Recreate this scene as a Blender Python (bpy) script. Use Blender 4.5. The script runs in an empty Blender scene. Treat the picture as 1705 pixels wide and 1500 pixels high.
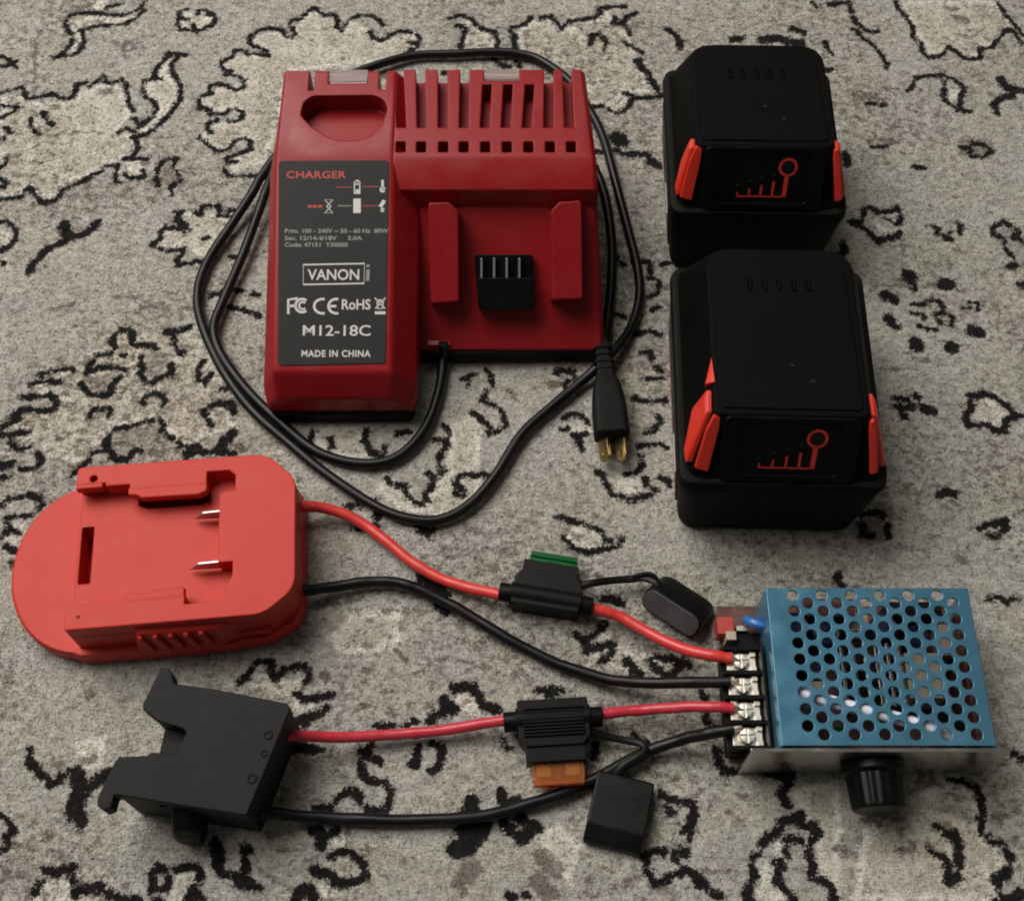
import bpy, bmesh, math, random
import numpy as np
from mathutils import Vector, Matrix
from mathutils.geometry import tessellate_polygon
R = math.radians
random.seed(7)
S = 0.001                                   # everything below is written in millimetres
scene = bpy.context.scene
col = scene.collection

# ---------------------------------------------------------------- camera
PITCH, CAM_H, FOC = R(62), 548.0, 2100.0    # degrees below the horizon, mm above the rug, focal length in photo pixels
CAM = Vector((0, -CAM_H / math.tan(PITCH), CAM_H))
FWD = Vector((0, math.cos(PITCH), -math.sin(PITCH)))
UPV = Vector((0, math.sin(PITCH), math.cos(PITCH)))
cd = bpy.data.cameras.new("camera")
cam = bpy.data.objects.new("camera", cd)
col.objects.link(cam)
cam.location = CAM * S
cam.rotation_euler = (R(90) - PITCH, 0, 0)
cd.sensor_fit = 'HORIZONTAL'
cd.sensor_width = 36
cd.lens = 36 * FOC / 1705
cd.clip_start, cd.clip_end = 0.02, 30
scene.camera = cam
scene.cycles.filter_width = 2.0

# ---------------------------------------------------------------- light: one big soft window behind on the left, a dim room
world = bpy.data.worlds.new("World")
scene.world = world
world.use_nodes = True
world.node_tree.nodes['Background'].inputs[0].default_value = (1.0, 0.97, 0.93, 1)
world.node_tree.nodes['Background'].inputs[1].default_value = 0.085
def area(name, loc, target, sx, sy, power, colr):
    ld = bpy.data.lights.new(name, 'AREA')
    ld.shape = 'RECTANGLE'; ld.size = sx; ld.size_y = sy; ld.energy = power; ld.color = colr
    o = bpy.data.objects.new(name, ld); col.objects.link(o)
    o.location = loc
    o.rotation_euler = (Vector(target) - Vector(loc)).to_track_quat('-Z', 'Y').to_euler()
    return o
area("window_light", (-1.02, 0.86, 1.90), (0.0, 0.0, 0.0), 1.9, 1.5, 73.0, (1.0, 0.962, 0.905))
scene.view_settings.view_transform = 'Standard'
scene.view_settings.look = 'None'
scene.view_settings.exposure = 0.0
scene.view_settings.gamma = 1.0

# ---------------------------------------------------------------- helpers
def at(x, y, z=0.0):
    """photo pixel -> point (mm) on the horizontal plane at height z"""
    d = FWD + UPV * (-(y - 750) / FOC) + Vector(((x - 852.5) / FOC, 0, 0))
    return CAM + d * ((z - CAM.z) / d.z)
def on(x, y, p0, n):
    """photo pixel -> point (mm) on the plane through p0 with normal n"""
    d = FWD + UPV * (-(y - 750) / FOC) + Vector(((x - 852.5) / FOC, 0, 0))
    return CAM + d * ((Vector(p0) - CAM).dot(n) / d.dot(n))
def pxmm(p):
    return FOC / (Vector(p) - CAM).dot(FWD)

def thing(name, label, cat, loc=(0, 0, 0), rot=0.0, group=None):
    o = bpy.data.objects.new(name, None); col.objects.link(o)
    o.empty_display_size = 0.01
    o.location = Vector(loc) * S; o.rotation_euler = (0, 0, rot)
    o['label'] = label; o['category'] = cat
    if group: o['group'] = group
    o.matrix_world                      # (root frames are kept below, no depsgraph needed)
    FRAMES[o.name] = (Matrix.Translation(Vector(loc)) @ Matrix.Rotation(rot, 4, 'Z')).inverted()
    return o
FRAMES = {}
def root_of(o):
    while o.parent: o = o.parent
    return o

def mk(name, bm, mat, parent=None, world=False, smooth=38, M=None, label=None):
    """bmesh (mm) -> one mesh object; world=True: the bmesh is in world mm, moved into the parent's frame"""
    if M is not None: bm.transform(M)
    if world and parent is not None: bm.transform(FRAMES[root_of(parent).name])
    bm.transform(Matrix.Scale(S, 4))
    bmesh.ops.recalc_face_normals(bm, faces=bm.faces[:])
    me = bpy.data.meshes.new(name)
    bm.to_mesh(me); bm.free()
    for m in (mat if isinstance(mat, (list, tuple)) else [mat]): me.materials.append(m)
    if smooth:
        me.polygons.foreach_set('use_smooth', [True] * len(me.polygons))
        me.set_sharp_from_angle(angle=R(smooth))
    o = bpy.data.objects.new(name, me); col.objects.link(o)
    if smooth:
        w = o.modifiers.new('face_weighted_normals', 'WEIGHTED_NORMAL'); w.keep_sharp = True; w.weight = 90
    if parent is not None: o.parent = parent
    if label: o['label'] = label
    return o
def clone(o, parent, M=None):
    c = o.copy(); col.objects.link(c); c.parent = parent
    if M is not None: c.matrix_local = M
    return c

def add(bm, other):
    """join another bmesh into bm"""
    me = bpy.data.meshes.new('tmp'); other.to_mesh(me); other.free()
    bm.from_mesh(me); bpy.data.meshes.remove(me)
    return bm
def bevel(bm, w, seg=2, ang=25):
    es = [e for e in bm.edges if len(e.link_faces) == 2 and e.calc_face_angle(0) > R(ang)]
    if es and w > 0:
        bmesh.ops.bevel(bm, geom=es, offset=w, segments=seg, profile=0.5, affect='EDGES', clamp_overlap=True)
    return bm
def box(x0, x1, y0, y1, z0, z1, bv=0, seg=2):
    bm = bmesh.new()
    v = [bm.verts.new(p) for p in ((x0,y0,z0),(x1,y0,z0),(x1,y1,z0),(x0,y1,z0),(x0,y0,z1),(x1,y0,z1),(x1,y1,z1),(x0,y1,z1))]
    for f in ((0,3,2,1),(4,5,6,7),(0,1,5,4),(1,2,6,5),(2,3,7,6),(3,0,4,7)): bm.faces.new([v[i] for i in f])
    return bevel(bm, bv, seg)
def loft(rings, bv=0, seg=2, caps=True):
    bm = bmesh.new()
    vs = [[bm.verts.new(p) for p in r] for r in rings]
    n = len(vs[0])
    for a, b in zip(vs, vs[1:]):
        for i in range(n): bm.faces.new((a[i], a[(i+1) % n], b[(i+1) % n], b[i]))
    if caps: bm.faces.new(vs[0][::-1]); bm.faces.new(vs[-1])
    bmesh.ops.recalc_face_normals(bm, faces=bm.faces[:])
    return bevel(bm, bv, seg)
def prism(pts, z0, z1, bv=0, seg=2):
    return loft([[(p[0], p[1], z0) for p in pts], [(p[0], p[1], z1) for p in pts]], bv, seg)
def rounded(pts, r, n=5):
    """polygon with rounded corners; r: radius or list of radii"""
    out = []; N = len(pts)
    for i in range(N):
        p, a, b = Vector(pts[i][:2]), Vector(pts[i-1][:2]), Vector(pts[(i+1) % N][:2])
        rr = r[i] if isinstance(r, (list, tuple)) else r
        u, w = (a - p), (b - p)
        lu, lw = u.length, w.length; u /= lu; w /= lw
        ang = math.acos(max(-1, min(1, u.dot(w))))
        if rr <= 0 or ang > R(178): out.append((p.x, p.y)); continue
        t = min(rr / math.tan(ang/2), lu*0.48, lw*0.48)
        p1, p2 = p + u*t, p + w*t
        for k in range(n+1):
            s = k / n
            q = p1*(1-s)**2 + p*2*s*(1-s) + p2*s*s
            out.append((q.x, q.y))
    return out
def rrect(x0, x1, y0, y1, r, n=5): return rounded([(x0,y0),(x1,y0),(x1,y1),(x0,y1)], r, n)
def circle(cx, cy, r, n=16, ph=0): return [(cx + r*math.cos(ph+2*math.pi*i/n), cy + r*math.sin(ph+2*math.pi*i/n)) for i in range(n)]
def sheet(outer, holes, z0, z1, bv=0.0):
    """flat plate with real holes, z0..z1"""
    cu = bpy.data.curves.new('tmp', 'CURVE'); cu.dimensions = '2D'; cu.fill_mode = 'BOTH'
    cu.extrude = (z1 - z0)/2 - bv
    if bv: cu.bevel_depth = bv; cu.bevel_resolution = 2; cu.offset = -bv
    for loop in [outer] + list(holes):
        sp = cu.splines.new('POLY'); sp.points.add(len(loop) - 1); sp.use_cyclic_u = True
        for q, p in zip(sp.points, loop): q.co = (p[0], p[1], 0, 1)
    ob = bpy.data.objects.new('tmp', cu)
    me = bpy.data.meshes.new_from_object(ob)
    bm = bmesh.new(); bm.from_mesh(me)
    bm.transform(Matrix.Translation((0, 0, (z0 + z1)/2)))
    bmesh.ops.remove_doubles(bm, verts=bm.verts[:], dist=0.001)
    bpy.data.objects.remove(ob); bpy.data.meshes.remove(me); bpy.data.curves.remove(cu)
    return bm
def lathe(prof, n=32, axis=Matrix.Identity(4)):
    """prof: list of (r, z)"""
    bm = bmesh.new(); rings = []
    for r, z in prof:
        rings.append([bm.verts.new((r*math.cos(2*math.pi*i/n), r*math.sin(2*math.pi*i/n), z)) for i in range(n)])
    for a, b in zip(rings, rings[1:]):
        for i in range(n): bm.faces.new((a[i], a[(i+1)%n], b[(i+1)%n], b[i]))
    bm.faces.new(rings[0][::-1]); bm.faces.new(rings[-1])
    bm.transform(axis)
    return bm
def smooth_path(pts, per=8):
    P = [Vector(p) for p in pts]
    P = [P[0]*2 - P[1]] + P + [P[-1]*2 - P[-2]]
    out = []
    for i in range(1, len(P)-2):
        p0, p1, p2, p3 = P[i-1], P[i], P[i+1], P[i+2]
        for k in range(per):
            t = k / per
            out.append(0.5*((2*p1) + (p2-p0)*t + (2*p0-5*p1+4*p2-p3)*t*t + (3*p1-p0-3*p2+p3)*t**3))
    out.append(P[-2]); return out
def tube(pts, r, n=12, per=8, flat=1.0, caps=True):
    P = smooth_path(pts, per); rings = []
    for i, p in enumerate(P):
        t = (P[min(i+1, len(P)-1)] - P[max(i-1, 0)]).normalized()
        s = t.cross(Vector((0, 0, 1)))
        s = s.normalized() if s.length > 1e-4 else Vector((1, 0, 0))
        u = s.cross(t)
        rr = r(i/(len(P)-1)) if callable(r) else r
        rings.append([p + s*rr*math.cos(2*math.pi*k/n) + u*rr*flat*math.sin(2*math.pi*k/n) for k in range(n)])
    return loft(rings, caps=caps)
def stroke2d(pts, w, closed=False):
    """flat ribbon in the xy plane along pts"""
    bm = bmesh.new(); P = [Vector((p[0], p[1], 0)) for p in pts]; n = len(P); pairs = []
    for i in range(n):
        a = P[i-1] if (i or closed) else P[i]; b = P[(i+1) % n] if (i < n-1 or closed) else P[i]
        t = (b - a).normalized(); s = Vector((-t.y, t.x, 0)) * w/2
        pairs.append((bm.verts.new(P[i]+s), bm.verts.new(P[i]-s)))
    for i in range(n if closed else n-1):
        (a, b), (c, d) = pairs[i], pairs[(i+1) % n]
        bm.faces.new((a, b, d, c))
    return bm
def arc(cx, cy, r, a0, a1, n=14, ry=None): return [(cx + r*math.cos(R(a0+(a1-a0)*i/n)), cy + (ry or r)*math.sin(R(a0+(a1-a0)*i/n))) for i in range(n+1)]
def text(s, size, width=None, bold=0.0, space=1.0):
    """lettering as flat mesh, left-bottom at the origin, cap height about size; width fixes its length"""
    cu = bpy.data.curves.new('tmp', 'FONT'); cu.body = s; cu.size = size/0.72; cu.offset = bold; cu.space_character = space
    cu.resolution_u = 3
    ob = bpy.data.objects.new('tmp', cu)
    me = bpy.data.meshes.new_from_object(ob)
    bm = bmesh.new(); bm.from_mesh(me)
    bpy.data.objects.remove(ob); bpy.data.meshes.remove(me); bpy.data.curves.remove(cu)
    x0 = min(v.co.x for v in bm.verts); x1 = max(v.co.x for v in bm.verts)
    bm.transform(Matrix.Translation((-x0, 0, 0)))
    if width: bm.transform(Matrix.Diagonal((width/(x1-x0), 1, 1, 1)))
    return bm
def boolean(target, cutters, op='DIFFERENCE'):
    """target and cutters: bmesh (mm) -> bmesh"""
    obs = []
    for b in [target] + cutters:
        me = bpy.data.meshes.new('tmp'); bmesh.ops.recalc_face_normals(b, faces=b.faces[:]); b.to_mesh(me); b.free()
        o = bpy.data.objects.new('tmp', me); col.objects.link(o); obs.append(o)
    for c in obs[1:]:
        m = obs[0].modifiers.new('b', 'BOOLEAN'); m.operation = op; m.object = c; m.solver = 'EXACT'
    dg = bpy.context.evaluated_depsgraph_get(); dg.update()
    me = bpy.data.meshes.new_from_object(obs[0].evaluated_get(dg))
    bm = bmesh.new(); bm.from_mesh(me)
    for o in obs:
        d = o.data; bpy.data.objects.remove(o); bpy.data.meshes.remove(d)
    bpy.data.meshes.remove(me)
    return bm

# ---------------------------------------------------------------- materials
def nodes(name):
    m = bpy.data.materials.new(name); m.use_nodes = True
    nt = m.node_tree
    return m, nt, nt.nodes['Principled BSDF']
def N(nt, typ, **kw):
    n = nt.nodes.new(typ)
    for k, v in kw.items():
        if k.startswith('i_'):
            key = k[2:]; key = int(key) if key.isdigit() else key.replace('_', ' ')
            n.inputs[key].default_value = v
        else: setattr(n, k, v)
    return n
def plastic(name, c, rough=0.45, grain=0.12, grain_scale=2200, edge=0.0006, dust=0.12, spec=0.5, metallic=0.0, dustc=(0.35,0.32,0.28,1), coat=0.0, rv=0.1):
    """moulded plastic / metal: fine grain relief, uneven gloss, faint dust and slightly rounded edges"""
    m, nt, b = nodes(name); L = nt.links
    tc = N(nt, 'ShaderNodeTexCoord')
    n1 = N(nt, 'ShaderNodeTexNoise', i_Scale=grain_scale, i_Detail=3.0)
    n2 = N(nt, 'ShaderNodeTexNoise', i_Scale=55.0, i_Detail=5.0, i_Roughness=0.65)
    n3 = N(nt, 'ShaderNodeTexNoise', i_Scale=900.0, i_Detail=6.0, i_Roughness=0.7)
    for n in (n1, n2, n3): L.new(tc.outputs['Object'], n.inputs['Vector'])
    rr = N(nt, 'ShaderNodeMapRange', i_1=0.3, i_2=0.7, i_3=max(0.05, rough-rv), i_4=min(1, rough+rv))
    L.new(n2.outputs['Fac'], rr.inputs[0]); L.new(rr.outputs[0], b.inputs['Roughness'])
    d1 = N(nt, 'ShaderNodeMapRange', i_1=0.52, i_2=0.78, i_3=0.0, i_4=dust)
    mm = N(nt, 'ShaderNodeMath', operation='MULTIPLY'); L.new(n3.outputs['Fac'], mm.inputs[0]); L.new(n2.outputs['Fac'], mm.inputs[1])
    m2 = N(nt, 'ShaderNodeMath', operation='MULTIPLY', i_1=2.0); L.new(mm.outputs[0], m2.inputs[0]); L.new(m2.outputs[0], d1.inputs[0])
    mix = N(nt, 'ShaderNodeMix', data_type='RGBA'); mix.inputs[6].default_value = (*c, 1); mix.inputs[7].default_value = dustc
    L.new(d1.outputs[0], mix.inputs[0]); L.new(mix.outputs[2], b.inputs['Base Color'])
    bp = N(nt, 'ShaderNodeBump', i_Strength=grain, i_Distance=0.0002); L.new(n1.outputs['Fac'], bp.inputs['Height'])
    if edge:
        be = N(nt, 'ShaderNodeBevel', samples=6, i_Radius=edge); L.new(be.outputs[0], bp.inputs['Normal'])
    L.new(bp.outputs[0], b.inputs['Normal'])
    b.inputs['Specular IOR Level'].default_value = spec; b.inputs['Metallic'].default_value = metallic
    b.inputs['Coat Weight'].default_value = coat; b.inputs['Coat Roughness'].default_value = 0.15
    return m
def flat(name, c, rough=0.6, metallic=0.0):
    m, nt, b = nodes(name)
    n = N(nt, 'ShaderNodeTexNoise', i_Scale=1500.0, i_Detail=4.0)
    tc = N(nt, 'ShaderNodeTexCoord'); nt.links.new(tc.outputs['Object'], n.inputs['Vector'])
    mx = N(nt, 'ShaderNodeMix', data_type='RGBA'); mx.inputs[6].default_value = (*[k*0.82 for k in c], 1); mx.inputs[7].default_value = (*[min(1, k*1.12) for k in c], 1)
    nt.links.new(n.outputs['Fac'], mx.inputs[0]); nt.links.new(mx.outputs[2], b.inputs['Base Color'])
    b.inputs['Roughness'].default_value = rough; b.inputs['Metallic'].default_value = metallic
    return m
def clear(name, c, rough=0.15, ior=1.45, trans=1.0):
    m, nt, b = nodes(name)
    b.inputs['Base Color'].default_value = (*c, 1); b.inputs['Transmission Weight'].default_value = trans
    b.inputs['Roughness'].default_value = rough; b.inputs['IOR'].default_value = ior
    return m
RED_CASE  = plastic('dark_red_plastic', (0.250, 0.0080, 0.0105), 0.36, 0.08, edge=0.0013, dust=0.02, spec=0.27)
RED_LIGHT = plastic('coral_red_plastic', (0.51, 0.034, 0.022), 0.48, 0.10, edge=0.0009, dust=0.0, spec=0.22, rv=0.025)
RED_LATCH = plastic('bright_red_plastic', (0.62, 0.030, 0.014), 0.38, 0.10, edge=0.0006, dust=0.06)
BLACK_BASE= plastic('black_base_plastic', (0.004, 0.004, 0.004), 0.6, 0.2, dust=0.02, spec=0.15)
BLACK_BATT= plastic('black_battery_plastic', (0.0030, 0.0029, 0.0025), 0.62, 0.22, dust=0.004, spec=0.06)
BLACK_BATT2=plastic('black_battery_rubber', (0.0060, 0.0062, 0.0050), 0.66, 0.25, dust=0.008, spec=0.10)
BLACK_GLOSS=plastic('black_gauge_plastic', (0.003, 0.003, 0.0034), 0.36, 0.05, dust=0.008, spec=0.14)
BLACK_PRINT=plastic('black_printed_plastic', (0.0060, 0.0061, 0.0063), 0.60, 0.3, grain_scale=1800, dust=0.004, spec=0.2, rv=0.03)
BLACK_HOLD= plastic('black_holder_plastic', (0.0032, 0.0032, 0.0034), 0.46, 0.15, dust=0.01, spec=0.15)
BLACK_CAP = plastic('black_cap_rubber', (0.0036, 0.0036, 0.004), 0.40, 0.25, dust=0.01, spec=0.22)
CAP_FACE  = plastic('lit_cap_face', (0.046, 0.046, 0.050), 0.55, 0.25, dust=0.07)  # reflection on the cap's end put into the colour, paler than its rubber
CABLE     = plastic('black_cable_rubber', (0.0036, 0.0036, 0.0040), 0.38, 0.2, edge=0, dust=0.02, spec=0.28)
WIRE_RED  = plastic('red_wire_insulation', (0.62, 0.040, 0.035), 0.38, 0.08, edge=0, dust=0.05)
WIRE_RED2 = plastic('crimson_wire_insulation', (0.52, 0.030, 0.050), 0.36, 0.08, edge=0, dust=0.05)
LABEL     = plastic('charcoal_label', (0.019, 0.019, 0.0195), 0.5, 0.12, edge=0.0003, dust=0.03, spec=0.24)
INK_WHITE = flat('white_ink', (0.62, 0.61, 0.58)); INK_RED = flat('red_ink', (0.50, 0.06, 0.035)); INK_GREY = flat('grey_ink', (0.25, 0.25, 0.24))
INK_DIM = flat('dim_red_ink', (0.28, 0.045, 0.03)); GAUGE_RED = flat('gauge_red_ink', (0.55, 0.030, 0.018), 0.5)
STEEL     = plastic('bright_steel', (0.55, 0.53, 0.50), 0.4, 0.05, metallic=0.9, dust=0.02, edge=0.0003)
TIN       = plastic('tinned_screw', (0.85, 0.79, 0.68), 0.38, 0.30, metallic=0.65, dust=0.05, edge=0.0002)
BRASS     = plastic('brass_prong', (0.55, 0.42, 0.20), 0.38, 0.1, metallic=1.0, dust=0.08, edge=0.0003)
ALU       = plastic('aluminium_panel', (0.62, 0.61, 0.58), 0.26, 0.12, grain_scale=700, metallic=1.0, dust=0.10, edge=0.0003)
BLUE_ALU  = plastic('blue_anodised_aluminium', (0.095, 0.27, 0.40), 0.34, 0.08, metallic=0.65, dust=0.05, edge=0.0005)
CLEAR     = clear('clear_window_plastic', (0.80, 0.70, 0.68), 0.18, 1.45, 0.75)
GREEN_F   = clear('green_fuse_plastic', (0.008, 0.20, 0.045), 0.15, 1.45, 0.6)
ORANGE_F  = clear('orange_fuse_plastic', (1.0, 0.40, 0.13), 0.1, 1.45, 0.85)
PCB       = plastic('brown_circuit_board', (0.085, 0.022, 0.014), 0.5, 0.2, dust=0.2)
BEIGE     = plastic('beige_component', (0.40, 0.34, 0.26), 0.5, 0.1); NAVY = plastic('navy_capacitor_sleeve', (0.010, 0.012, 0.05), 0.3, 0.05)
BLUE_DISC = plastic('blue_disc_component', (0.02, 0.14, 0.42), 0.35, 0.1); WHITE_W = plastic('white_wire', (0.80, 0.76, 0.86), 0.35, 0.05, edge=0)
COPPER    = plastic('bare_copper', (0.70, 0.60, 0.48), 0.4, 0.2, metallic=1.0, edge=0)
RED_BLOCK = plastic('red_component', (0.42, 0.035, 0.02), 0.45, 0.1)
# ---------------------------------------------------------------- rug: woven pattern read off the photograph
# K(x0, y0, scale): strokes "width: x,y x,y ..." in an enlarged window of the photograph; C/T/B: cream, taupe and brown areas
INK, AREAS = [], []
def K(x0, y0, s, ink='', cream=(), taupe=(), brown=(), bro=''):
    def pts(t): return [(x0 + float(a)/s, y0 + float(b)/s) for a, b in (q.split(',') for q in t.split())]
    for kind, src in (('ink', ink), ('bro', bro)):
        for ln in src.split(';'):
            if ln.strip():
                w, t = ln.split(':'); INK.append((kind, float(w)/s, pts(t)))
    for kind, lst in (('cream', cream), ('taupe', taupe), ('brown', brown)):
        for t in lst: AREAS.append((kind, pts(t)))
K(0, 0, 3.75, '''22:900,0 880,40 800,80 690,90 580,75 500,75 430,95 400,140 420,190 450,210 445,270 410,310 380,340 340,355;
22:900,50 850,105 780,145 700,155 620,155 540,175 480,190;22:515,200 520,260 500,310 450,340 390,345;18:670,40 720,25 760,15;
22:0,350 40,365 70,395 40,410 0,405;20:70,395 100,380;20:80,400 100,420;
20:0,575 60,560 140,545;24:140,550 150,590 170,610 230,605 310,585 370,600 410,615 450,600 470,570 480,525 530,510;
22:550,540 600,510 640,470 660,480 650,510 690,515 760,500 790,520 785,560 800,610 800,650 830,680 830,690;24:815,735 850,745 860,770 900,760;
26:740,820 800,800 850,830 850,870 860,910 830,960 820,980 780,985 850,985 910,985;24:650,1030 730,1030 715,1080 725,1130 750,1135;
24:780,1085 800,1105 870,1105 900,1090 890,1060;24:640,1060 580,1080 530,1120 460,1150 390,1170 370,1220 330,1245 260,1255 220,1220 180,1160 150,1180;
22:130,1215 60,1235 0,1240;22:0,655 60,660 100,665 90,690 40,710 0,730;20:30,790 70,825;20:0,860 30,870;24:40,970 30,1020 0,1040;24:0,1110 40,1140 10,1160;
22:195,735 190,780 215,820 245,840;22:260,700 290,750 330,775;42:262,703 268,708;
24:1040,330 1100,330 1160,340 1110,345 1070,400 1070,450 1110,500 1130,550 1120,620 1080,680 1030,740 970,790 920,830 880,845 830,850;
22:1060,340 1000,390 970,440 955,490 900,495 885,540 900,590 960,630 980,680 950,720 900,770 860,790;22:955,490 1005,490;
22:1160,55 1120,70 1115,110 1110,150 1120,180 1170,185 1220,190 1270,185 1280,165 1330,150 1345,120 1330,80 1290,60 1240,60 1230,90;20:1130,110 1170,120;20:1200,150 1230,190;
28:1300,88 1318,92;22:1040,985 1100,985 1080,1030 1110,1080 1120,1120 1060,1170 1070,1215;22:1020,1000 980,1060 975,1110 990,1150;
24:1210,1330 1250,1330 1260,1280 1360,1280 1365,1340 1410,1345 1430,1305 1500,1310;24:1090,1320 1160,1310;24:1100,1340 1100,1370 1140,1420 1150,1440;26:1000,1450 1040,1410 1080,1420;38:1275,1480 1290,1480''',
 cream=['430,110 600,90 700,110 850,80 880,50 860,100 780,130 600,150 490,180 500,250 480,300 430,330 460,260 465,200 415,150','560,0 700,0 640,50 590,50',
 '0,600 140,590 160,640 470,620 490,560 560,545 640,520 690,540 770,530 790,640 815,720 740,800 840,860 830,940 770,990 650,1030 640,1060 400,1150 360,1210 260,1240 170,1150 120,1210 0,1235',
 '1060,360 1020,400 980,470 1000,495 910,510 910,590 980,630 985,690 920,770 840,820 920,820 1000,750 1060,690 1110,610 1110,540 1050,450 1050,400',
 '1130,80 1300,60 1330,140 1220,185 1130,170','790,1010 880,1000 880,1080 800,1090'],
 brown=['1040,1010 980,1080 1000,1140 1060,1160 1115,1110 1090,1040'],
 bro='16:215,580 212,400 220,250 250,190 300,150 400,110;34:400,110 480,60 560,20;30:760,300 790,260 830,270 840,300 800,315 770,310;22:700,260 740,270;22:850,260 900,300;36:785,340 800,345;60:680,560 640,570')
K(300, 0, 3.75, '''22:430,340 390,310 340,315 325,355 300,360 255,390 265,430 320,440;22:280,465 350,465 400,490 390,540 350,560 300,535 230,520 185,540 195,585 135,595;
24:115,620 125,670 180,685;22:180,710 260,710 300,685 345,675 390,695 380,735 340,755 300,755;22:230,745 165,770 160,800 195,820;
22:120,855 150,885 230,940 300,925 340,870 400,860 440,880 440,920 390,955 310,965 285,985 300,1010 350,1000;22:270,1045 300,1090 380,1090 480,1090;
22:550,350 540,310 480,295 440,270 430,240 470,200 530,175 600,180 640,190 650,220 700,235 715,200 680,150 690,130 760,110 790,70 830,45 880,80 900,90 950,85 990,120 975,170 1010,190 1030,150 1060,115 1120,90 1200,95 1250,130 1260,155;
24:1190,195 1200,235 1250,250 1310,215 1370,190 1440,200;22:1430,260 1480,260 1480,290 1430,310;20:1480,215 1500,240;22:1390,340 1450,310;14:460,330 550,350''',
 cream=['430,340 300,370 270,430 390,500 300,545 200,550 130,620 190,690 380,690 330,750 170,780 130,850 230,930 430,870 430,930 300,980 300,1080 540,1000 700,440 1480,360 1480,250 1440,210 1250,260 1180,180 1060,130 1010,190 960,110 830,60 710,170 690,240 600,190 450,220 470,290 550,320'])
K(700, 0, 3.75, '''26:180,110 250,90 310,110 350,150 400,180 460,190 490,260 465,300;26:230,150 280,170 270,220 250,280 265,320;30:580,165 650,150 690,105;
24:750,105 810,95 840,130 880,170 930,130 1000,120 1090,105 1120,80 1110,50 1170,40 1280,35;26:560,190 590,220 580,260 600,320;26:1220,100 1210,140 1270,140 1290,100 1350,70;20:1280,150 1310,210;
26:1060,280 1070,210 1120,210 1160,270 1150,300;22:1270,260 1330,290 1390,325;24:1340,380 1370,370 1390,420 1430,450 1430,510 1480,560 1500,590;24:1500,600 1400,610 1330,600 1310,640;24:1270,580 1330,595;
24:1310,650 1270,690 1220,700 1170,680;26:1060,665 1130,660;90:1230,850 1250,880;40:1230,930 1280,960 1340,960 1420,960 1440,1000 1500,1030;30:1100,940 1180,950;30:460,370 510,400 560,410;26:600,380 620,410;30:140,450 170,460''',
 cream=['290,130 400,190 470,270 460,310 280,310 270,220','590,190 690,130 830,120 880,180 1110,110 1180,60 1210,140 1280,150 1320,280 1360,380 1430,470 1420,510 1480,570 1270,580 1310,640 1270,690 1040,650 1000,480 900,400 620,330'],
 bro='30:440,10 520,10;16:1040,190 1000,180')
K(1050, 40, 3.26, '30:200,20 240,50 270,90 270,130;40:560,80 600,70;50:720,80 810,70 860,90 930,100;26:30,190 60,240 100,280 150,360;26:20,400 140,395;26:0,710 90,700 150,760;40:880,20 940,40')
K(1305, 0, 3.75, '''24:410,30 430,80 450,140 520,190 580,200;24:440,180 500,240 560,280 610,330 650,400 640,425;20:180,10 210,40;24:280,25 340,20 400,10;
24:700,10 730,70 760,100 810,170 810,230 860,270 870,320 910,360 990,340 1030,290 1070,310 1120,350 1160,370 1240,355 1220,300 1310,290 1330,250 1400,180 1440,200 1490,270;20:1340,15 1380,90 1440,150 1500,220;
24:780,560 815,520 830,480 910,465 980,460 1050,480 1110,520 1130,550 1110,600 1100,650 1130,690 1170,690;24:980,475 1010,520 1000,600 1040,640 1090,680;50:1360,490 1370,520 1420,550 1500,560;40:1430,590 1370,600 1320,640 1340,700;
24:520,640 570,640;30:615,650 630,652;24:560,910 640,905;28:1120,910 1160,920 1180,970 1250,970 1300,940 1270,900 1180,890;30:820,1040 880,1040;
28:420,1380 490,1380 500,1300 540,1290 580,1310 640,1320 720,1300 740,1350 710,1400 640,1360;28:430,1390 500,1420 560,1470;34:600,1490 680,1470 730,1450;36:260,430 300,430;50:390,960 400,1020;26:80,170 120,200;30:260,260 300,330''',
 cream=['740,0 1330,0 1370,80 1440,150 1390,190 1320,270 1230,290 1220,350 1150,360 1030,300 980,340 910,340 880,270 820,220 810,160 750,70','1030,530 1100,560 1080,640 1040,630','560,1340 700,1330 700,1430 600,1460'],
 brown=['1080,860 1300,860 1340,940 1200,980 1100,960'], bro='40:550,870 600,870 650,880 720,885;50:1080,110 1140,130;50:460,590 570,590;30:1020,50 1090,50')
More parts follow.
